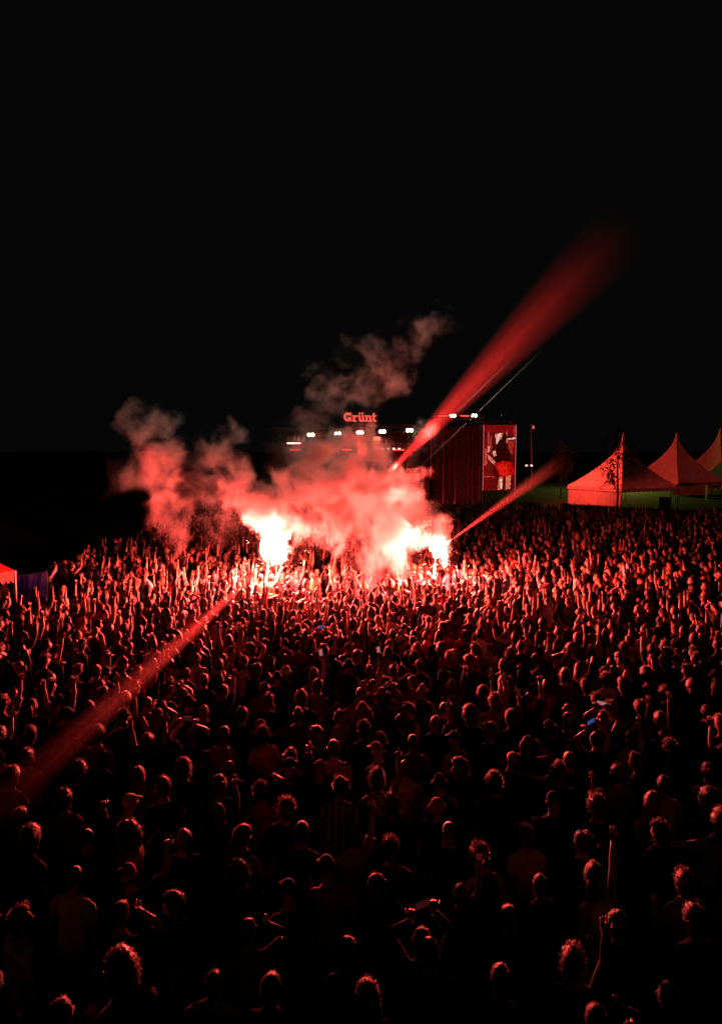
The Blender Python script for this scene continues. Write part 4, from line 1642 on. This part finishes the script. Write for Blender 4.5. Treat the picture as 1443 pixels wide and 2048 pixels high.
def smoke(label, puffs, voxel, density, soft=.55, amp=.75, scale=1.1, seed=0.0, albedo=(.93, .90, .88), stretch=(1, 1, 1), aniso=.15, cap=.30):
    """Rolling smoke: a density grid grown round puffs (point, radius, strength) and eroded by noise."""
    me = bpy.data.meshes.new('smoke')
    me.vertices.add(len(puffs))
    me.vertices.foreach_set('co', [c for p, r, k in puffs for c in p])
    me.attributes.new('puff_radius', 'FLOAT', 'POINT').data.foreach_set('value', [r for p, r, k in puffs])
    me.attributes.new('puff_strength', 'FLOAT', 'POINT').data.foreach_set('value', [k for p, r, k in puffs])
    o = bpy.data.objects.new('smoke', me)
    COL.objects.link(o)
    tag(o, label, 'smoke', 'smoke from the flares', 'stuff')
    P = np.array([tuple(p) for p, r, k in puffs])
    rr = np.array([r for p, r, k in puffs])[:, None]
    lo, hi = (P - rr * 1.35).min(0), (P + rr * 1.35).max(0)
    lo[2] = max(lo[2], .1)
    res = [max(8, int((hi[i] - lo[i]) / voxel)) for i in range(3)]
    ng = bpy.data.node_groups.new('smoke_grid', 'GeometryNodeTree')
    ng.interface.new_socket('Geometry', in_out='INPUT', socket_type='NodeSocketGeometry')
    ng.interface.new_socket('Geometry', in_out='OUTPUT', socket_type='NodeSocketGeometry')
    N, L = ng.nodes, ng.links
    gi, go = N.new('NodeGroupInput'), N.new('NodeGroupOutput')
    pos = N.new('GeometryNodeInputPosition')

    def math_(op, a, b=None, c=None, clamp=False):
        q = N.new('ShaderNodeMath')
        q.operation = op
        q.use_clamp = clamp
        for k, v in enumerate((a, b, c)):
            if v is None:
                continue
            if isinstance(v, (int, float)):
                q.inputs[k].default_value = v
            else:
                L.new(v, q.inputs[k])
        return q.outputs[0]

    def vec(op, a, b):
        q = N.new('ShaderNodeVectorMath')
        q.operation = op
        for k, v in enumerate((a, b)):
            if isinstance(v, tuple):
                q.inputs[k].default_value = v
            else:
                L.new(v, q.inputs[k])
        return q.outputs[0]

    def fbm(vector, sc, detail, w, rough=.58):
        n = N.new('ShaderNodeTexNoise')
        n.noise_dimensions = '4D'
        n.inputs['Scale'].default_value = sc
        n.inputs['Detail'].default_value = detail
        n.inputs['Roughness'].default_value = rough
        n.inputs['W'].default_value = w
        L.new(vector, n.inputs['Vector'])
        return n
    # swirl the sampling position so that the puffs lose their roundness
    warp = fbm(pos.outputs[0], .5 * scale, 5, seed + 1.7)
    dv = vec('MULTIPLY', vec('SUBTRACT', warp.outputs['Color'], (.5, .5, .5)), (3.2, 3.2, 2.6))
    wp = vec('ADD', pos.outputs[0], dv)
    # smallest of (distance - radius) over the puffs, blended softly
    total = None
    sharp = 3.2
    for p, r, k in puffs:
        d = N.new('ShaderNodeVectorMath')
        d.operation = 'DISTANCE'
        L.new(wp, d.inputs[0])
        d.inputs[1].default_value = tuple(p)
        e = math_('MULTIPLY_ADD', d.outputs['Value'], -1.0 / r, 1.0)             # 1 at the centre, 0 at the rim
        e = math_('MULTIPLY', math_('MAXIMUM', e, -1.0), k)
        total = e if total is None else math_('SMOOTH_MAX', total, e, .25)
    n1 = fbm(vec('MULTIPLY', wp, stretch), 1.15 * scale, 9, seed, .66)
    shape = math_('ADD', math_('MINIMUM', total, cap), math_('MULTIPLY', math_('SUBTRACT', n1.outputs['Fac'], .53), amp * 2.6))
    dens = math_('DIVIDE', shape, soft, clamp=True)
    dens = math_('MULTIPLY', dens, dens)
    # nothing beyond the rim
    dens = math_('MULTIPLY', dens, math_('MULTIPLY_ADD', total, 2.5, .9, clamp=True))
    vc = N.new('GeometryNodeVolumeCube')
    vc.inputs['Min'].default_value = tuple(lo)
    vc.inputs['Max'].default_value = tuple(hi)
    for k, ax in enumerate('XYZ'):
        vc.inputs['Resolution ' + ax].default_value = res[k]
    L.new(dens, vc.inputs['Density'])
    sm = N.new('GeometryNodeSetMaterial')
    mat = smoke_material('smoke', density, albedo, aniso)
    sm.inputs['Material'].default_value = mat
    L.new(vc.outputs[0], sm.inputs[0])
    L.new(sm.outputs[0], go.inputs[0])
    md = o.modifiers.new('grid', 'NODES')
    md.node_group = ng
    me.materials.append(mat)
    print('smoke', res, np.prod(res))
    return o


def puff(px, py, y, rpx, k=1.0):
    y *= K
    return (at(px, py, y), rpx * y / FPX, k)


# the dense cloud over the flares
smoke('dense pink smoke rolling over the flares and the open ring', [
    puff(548, 1045, 27.5, 56), puff(520, 1000, 28.2, 52), puff(550, 1080, 27.0, 22, .8), puff(590, 985, 29.5, 64), puff(650, 980, 30, 68), puff(705, 955, 30.5, 76), puff(770, 985, 30, 78),
    puff(820, 1030, 29.3, 66), puff(855, 1075, 28.8, 46), puff(765, 1055, 29.6, 62), puff(690, 1030, 31, 56, .9), puff(640, 915, 30.5, 62, .95), puff(715, 895, 30.5, 60, 1.0), puff(550, 1085, 28.4, 36), puff(745, 915, 30.5, 34),
    puff(745, 1110, 29.3, 46, .8), puff(760, 1150, 29.0, 34, .95), puff(800, 1100, 29, 44, .8), puff(872, 1100, 28.2, 22, .8), puff(540, 1105, 27.8, 30, .85), puff(630, 1045, 29, 48, .9), puff(665, 880, 31, 36, .9), puff(735, 868, 31, 26, .95), puff(690, 1075, 28.6, 40, .8), puff(470, 960, 29.5, 36, .9), puff(790, 1065, 28.4, 50), puff(800, 985, 29, 60), puff(730, 1000, 28.8, 60)], .055, 3.6, soft=.55, amp=1.2, scale=1.3, seed=2.0, cap=.44)
# the thin column in front of the sign
smoke('thin pale smoke column drifting up past the glowing sign', [
    puff(625, 850, 31, 40, .8), puff(665, 800, 31, 50, .95), puff(720, 770, 31.5, 60, 1.0), puff(640, 785, 31, 44, .8), puff(765, 760, 31.5, 50, .95), puff(735, 715, 32, 46, .85), puff(790, 735, 32, 38, .85), puff(845, 670, 32.5, 40, .7), puff(685, 700, 32, 30, .55),
    puff(820, 700, 32.5, 30, .75), puff(630, 730, 31.5, 30, .55), puff(880, 640, 33, 30, .5), puff(610, 895, 31, 40, .8)], .07, 1.5, soft=1.0, amp=1.3, scale=1.2, seed=7.3)
# a thin veil over the open ring and the people behind it
smoke('thin red veil of smoke hanging over the open ring', [
    puff(600, 1075, 33, 70, .9), puff(690, 1070, 34, 80, .9), puff(780, 1060, 34, 80, .9), puff(840, 1090, 32, 50, .8), puff(520, 1060, 34, 70, .8), puff(440, 1060, 36, 60, .7), puff(650, 1010, 36, 80, .8), puff(740, 1130, 31, 60, .8)], .14, .55, soft=.9, amp=.7, scale=.8, seed=5.5)
# orange-red clouds beside the flares
smoke('orange red smoke clouds drifting away over the dark field', [
    puff(335, 1010, 30, 54), puff(330, 950, 30, 62), puff(350, 915, 30.5, 48), puff(290, 870, 32, 52, .65), puff(265, 835, 32, 32, .6), puff(330, 860, 32, 42, .6), puff(430, 905, 31, 46, .85), puff(470, 865, 31, 34, .85),
    puff(490, 940, 29.5, 40), puff(485, 985, 29, 38), puff(410, 985, 31, 48, .55), puff(360, 1060, 30.5, 44, .7), puff(250, 950, 32, 46, .5), puff(440, 1030, 31, 46, .55)], .07, 3.2, soft=.8, amp=1.05, scale=1.25, seed=4.1, cap=.42)
# thin red smoke lying in front of the stage
smoke('thin deep red smoke lying along the front of the stage', [
    puff(600, 930, 66, 70, .8), puff(560, 960, 64, 60, .6), puff(680, 920, 68, 60, .7), puff(760, 930, 67, 60, .8), puff(800, 915, 66, 46, .8), puff(850, 880, 67, 40, .5), puff(620, 990, 62, 60, .6), puff(560, 900, 68, 44, .4)], .2, .9, soft=.9, amp=.9, scale=.6, seed=9.0)


# ================================================================ lens streaks, built as added spot lights in cones of haze
def lens_streak(a, b, deg, energy, col, density, label, fade=.8, start=0.0):
    """A lens streak given solid form: an added spot light in a cone of thin haze."""
    a, b = Vector(a), Vector(b)
    d = b - a
    a += d.normalized() * start
    d = b - a
    ln = d.length
    q = d.to_track_quat('-Z', 'Y')
    ld = bpy.data.lights.new('streak_light', 'SPOT')
    ld.energy, ld.color, ld.spot_size, ld.spot_blend, ld.shadow_soft_size = energy, col, R(deg), 1.0, .02
    m = MB()
    n, t = 20, math.tan(R(deg) / 2) * 1.05
    m.tube([(0, 0, -.3), (0, 0, -ln)], [.3 * t + .01, ln * t], n, (0, 1, 0))
    mat = bpy.data.materials.new('streak_haze')
    mat.use_nodes = True
    nt = mat.node_tree
    nt.nodes.clear()
    v = nt.nodes.new('ShaderNodeVolumeScatter')
    if fade:          # the added haze thins out along the streak
        tc = nt.nodes.new('ShaderNodeTexCoord')
        sp = nt.nodes.new('ShaderNodeSeparateXYZ')
        nt.links.new(tc.outputs['Object'], sp.inputs[0])
        mr = nt.nodes.new('ShaderNodeMapRange')
        mr.interpolation_type = 'SMOOTHSTEP'
        mr.inputs['From Min'].default_value = -ln
        mr.inputs['From Max'].default_value = -ln * (1 - fade)
        mr.inputs['To Min'].default_value = 0
        mr.inputs['To Max'].default_value = density
        nt.links.new(sp.outputs['Z'], mr.inputs['Value'])
        # finer lines along the streak
        dv = nt.nodes.new('ShaderNodeVectorMath')
        dv.operation = 'DIVIDE'
        cz = nt.nodes.new('ShaderNodeCombineXYZ')
        for k_ in range(2):
            nt.links.new(sp.outputs['Z'], cz.inputs[k_])
        cz.inputs[2].default_value = 4000.0
        nt.links.new(tc.outputs['Object'], dv.inputs[0])
        nt.links.new(cz.outputs[0], dv.inputs[1])
        nz = nt.nodes.new('ShaderNodeTexNoise')
        nz.inputs['Scale'].default_value = 2.6 / math.tan(R(deg) / 2)
        nz.inputs['Detail'].default_value = 3
        nt.links.new(dv.outputs[0], nz.inputs['Vector'])
        st = nt.nodes.new('ShaderNodeMapRange')
        st.inputs['From Min'].default_value, st.inputs['From Max'].default_value = .38, .62
        st.inputs['To Min'].default_value, st.inputs['To Max'].default_value = .15, 1.6
        nt.links.new(nz.outputs['Fac'], st.inputs['Value'])
        mm_ = nt.nodes.new('ShaderNodeMath')
        mm_.operation = 'MULTIPLY'
        nt.links.new(mr.outputs[0], mm_.inputs[0])
        nt.links.new(st.outputs[0], mm_.inputs[1])
        nt.links.new(mm_.outputs[0], v.inputs['Density'])
    v.inputs['Color'].default_value = (1, 1, 1, 1)
    v.inputs['Anisotropy'].default_value = .1
    o_ = nt.nodes.new('ShaderNodeOutputMaterial')
    nt.links.new(v.outputs[0], o_.inputs['Volume'])
    o = m.build('lens_streak', mat)
    o.location = a
    o.rotation_euler = q.to_euler()
    tag(o, label, 'light beam', 'lens streaks', 'stuff')
    lo = bpy.data.objects.new('streak_light', ld)
    lo.parent = o
    COL.objects.link(lo)
    return o


F1, F2 = FLARE_AT[1] + Vector((0, -.1, .6)), FLARE_AT[2] + Vector((.12, 0, .55))
STREAK_RED = (1.0, .034, .026)
lens_streak(F1, at(-110, 1710, 5.6), 1.4, 520000, STREAK_RED, .085, 'red lens streak from the twin flares over the dark crowd', .5, .6)
lens_streak(F2, at(1125, 920, 36), 4.2, 380000, STREAK_RED, .09, 'red lens streak from the lone flare towards the tents', .4, .6)
lens_streak(SL + dr * .3, at(1270, 430, 58), 13, 2100000, (1, .022, .018), .004, 'broad red lens streak rising from the stage edge', .75)
for k, (px, py) in enumerate(((905, 831.5), (948, 831))):
    w = ('nearer the stage', 'nearer the screen')[k]
    lens_streak(at(px, py, 65), at(px + 150, py - 145, 65), 2.4, 700000, (1, .72, .62), .004, 'thin white lens streak rising from the wing lamp ' + w)
    lens_streak(at(px, py, 65), at(px - 140, py + 132, 64), 2.4, 500000, (1, .60, .50), .004, 'thin white lens streak falling from the wing lamp ' + w)
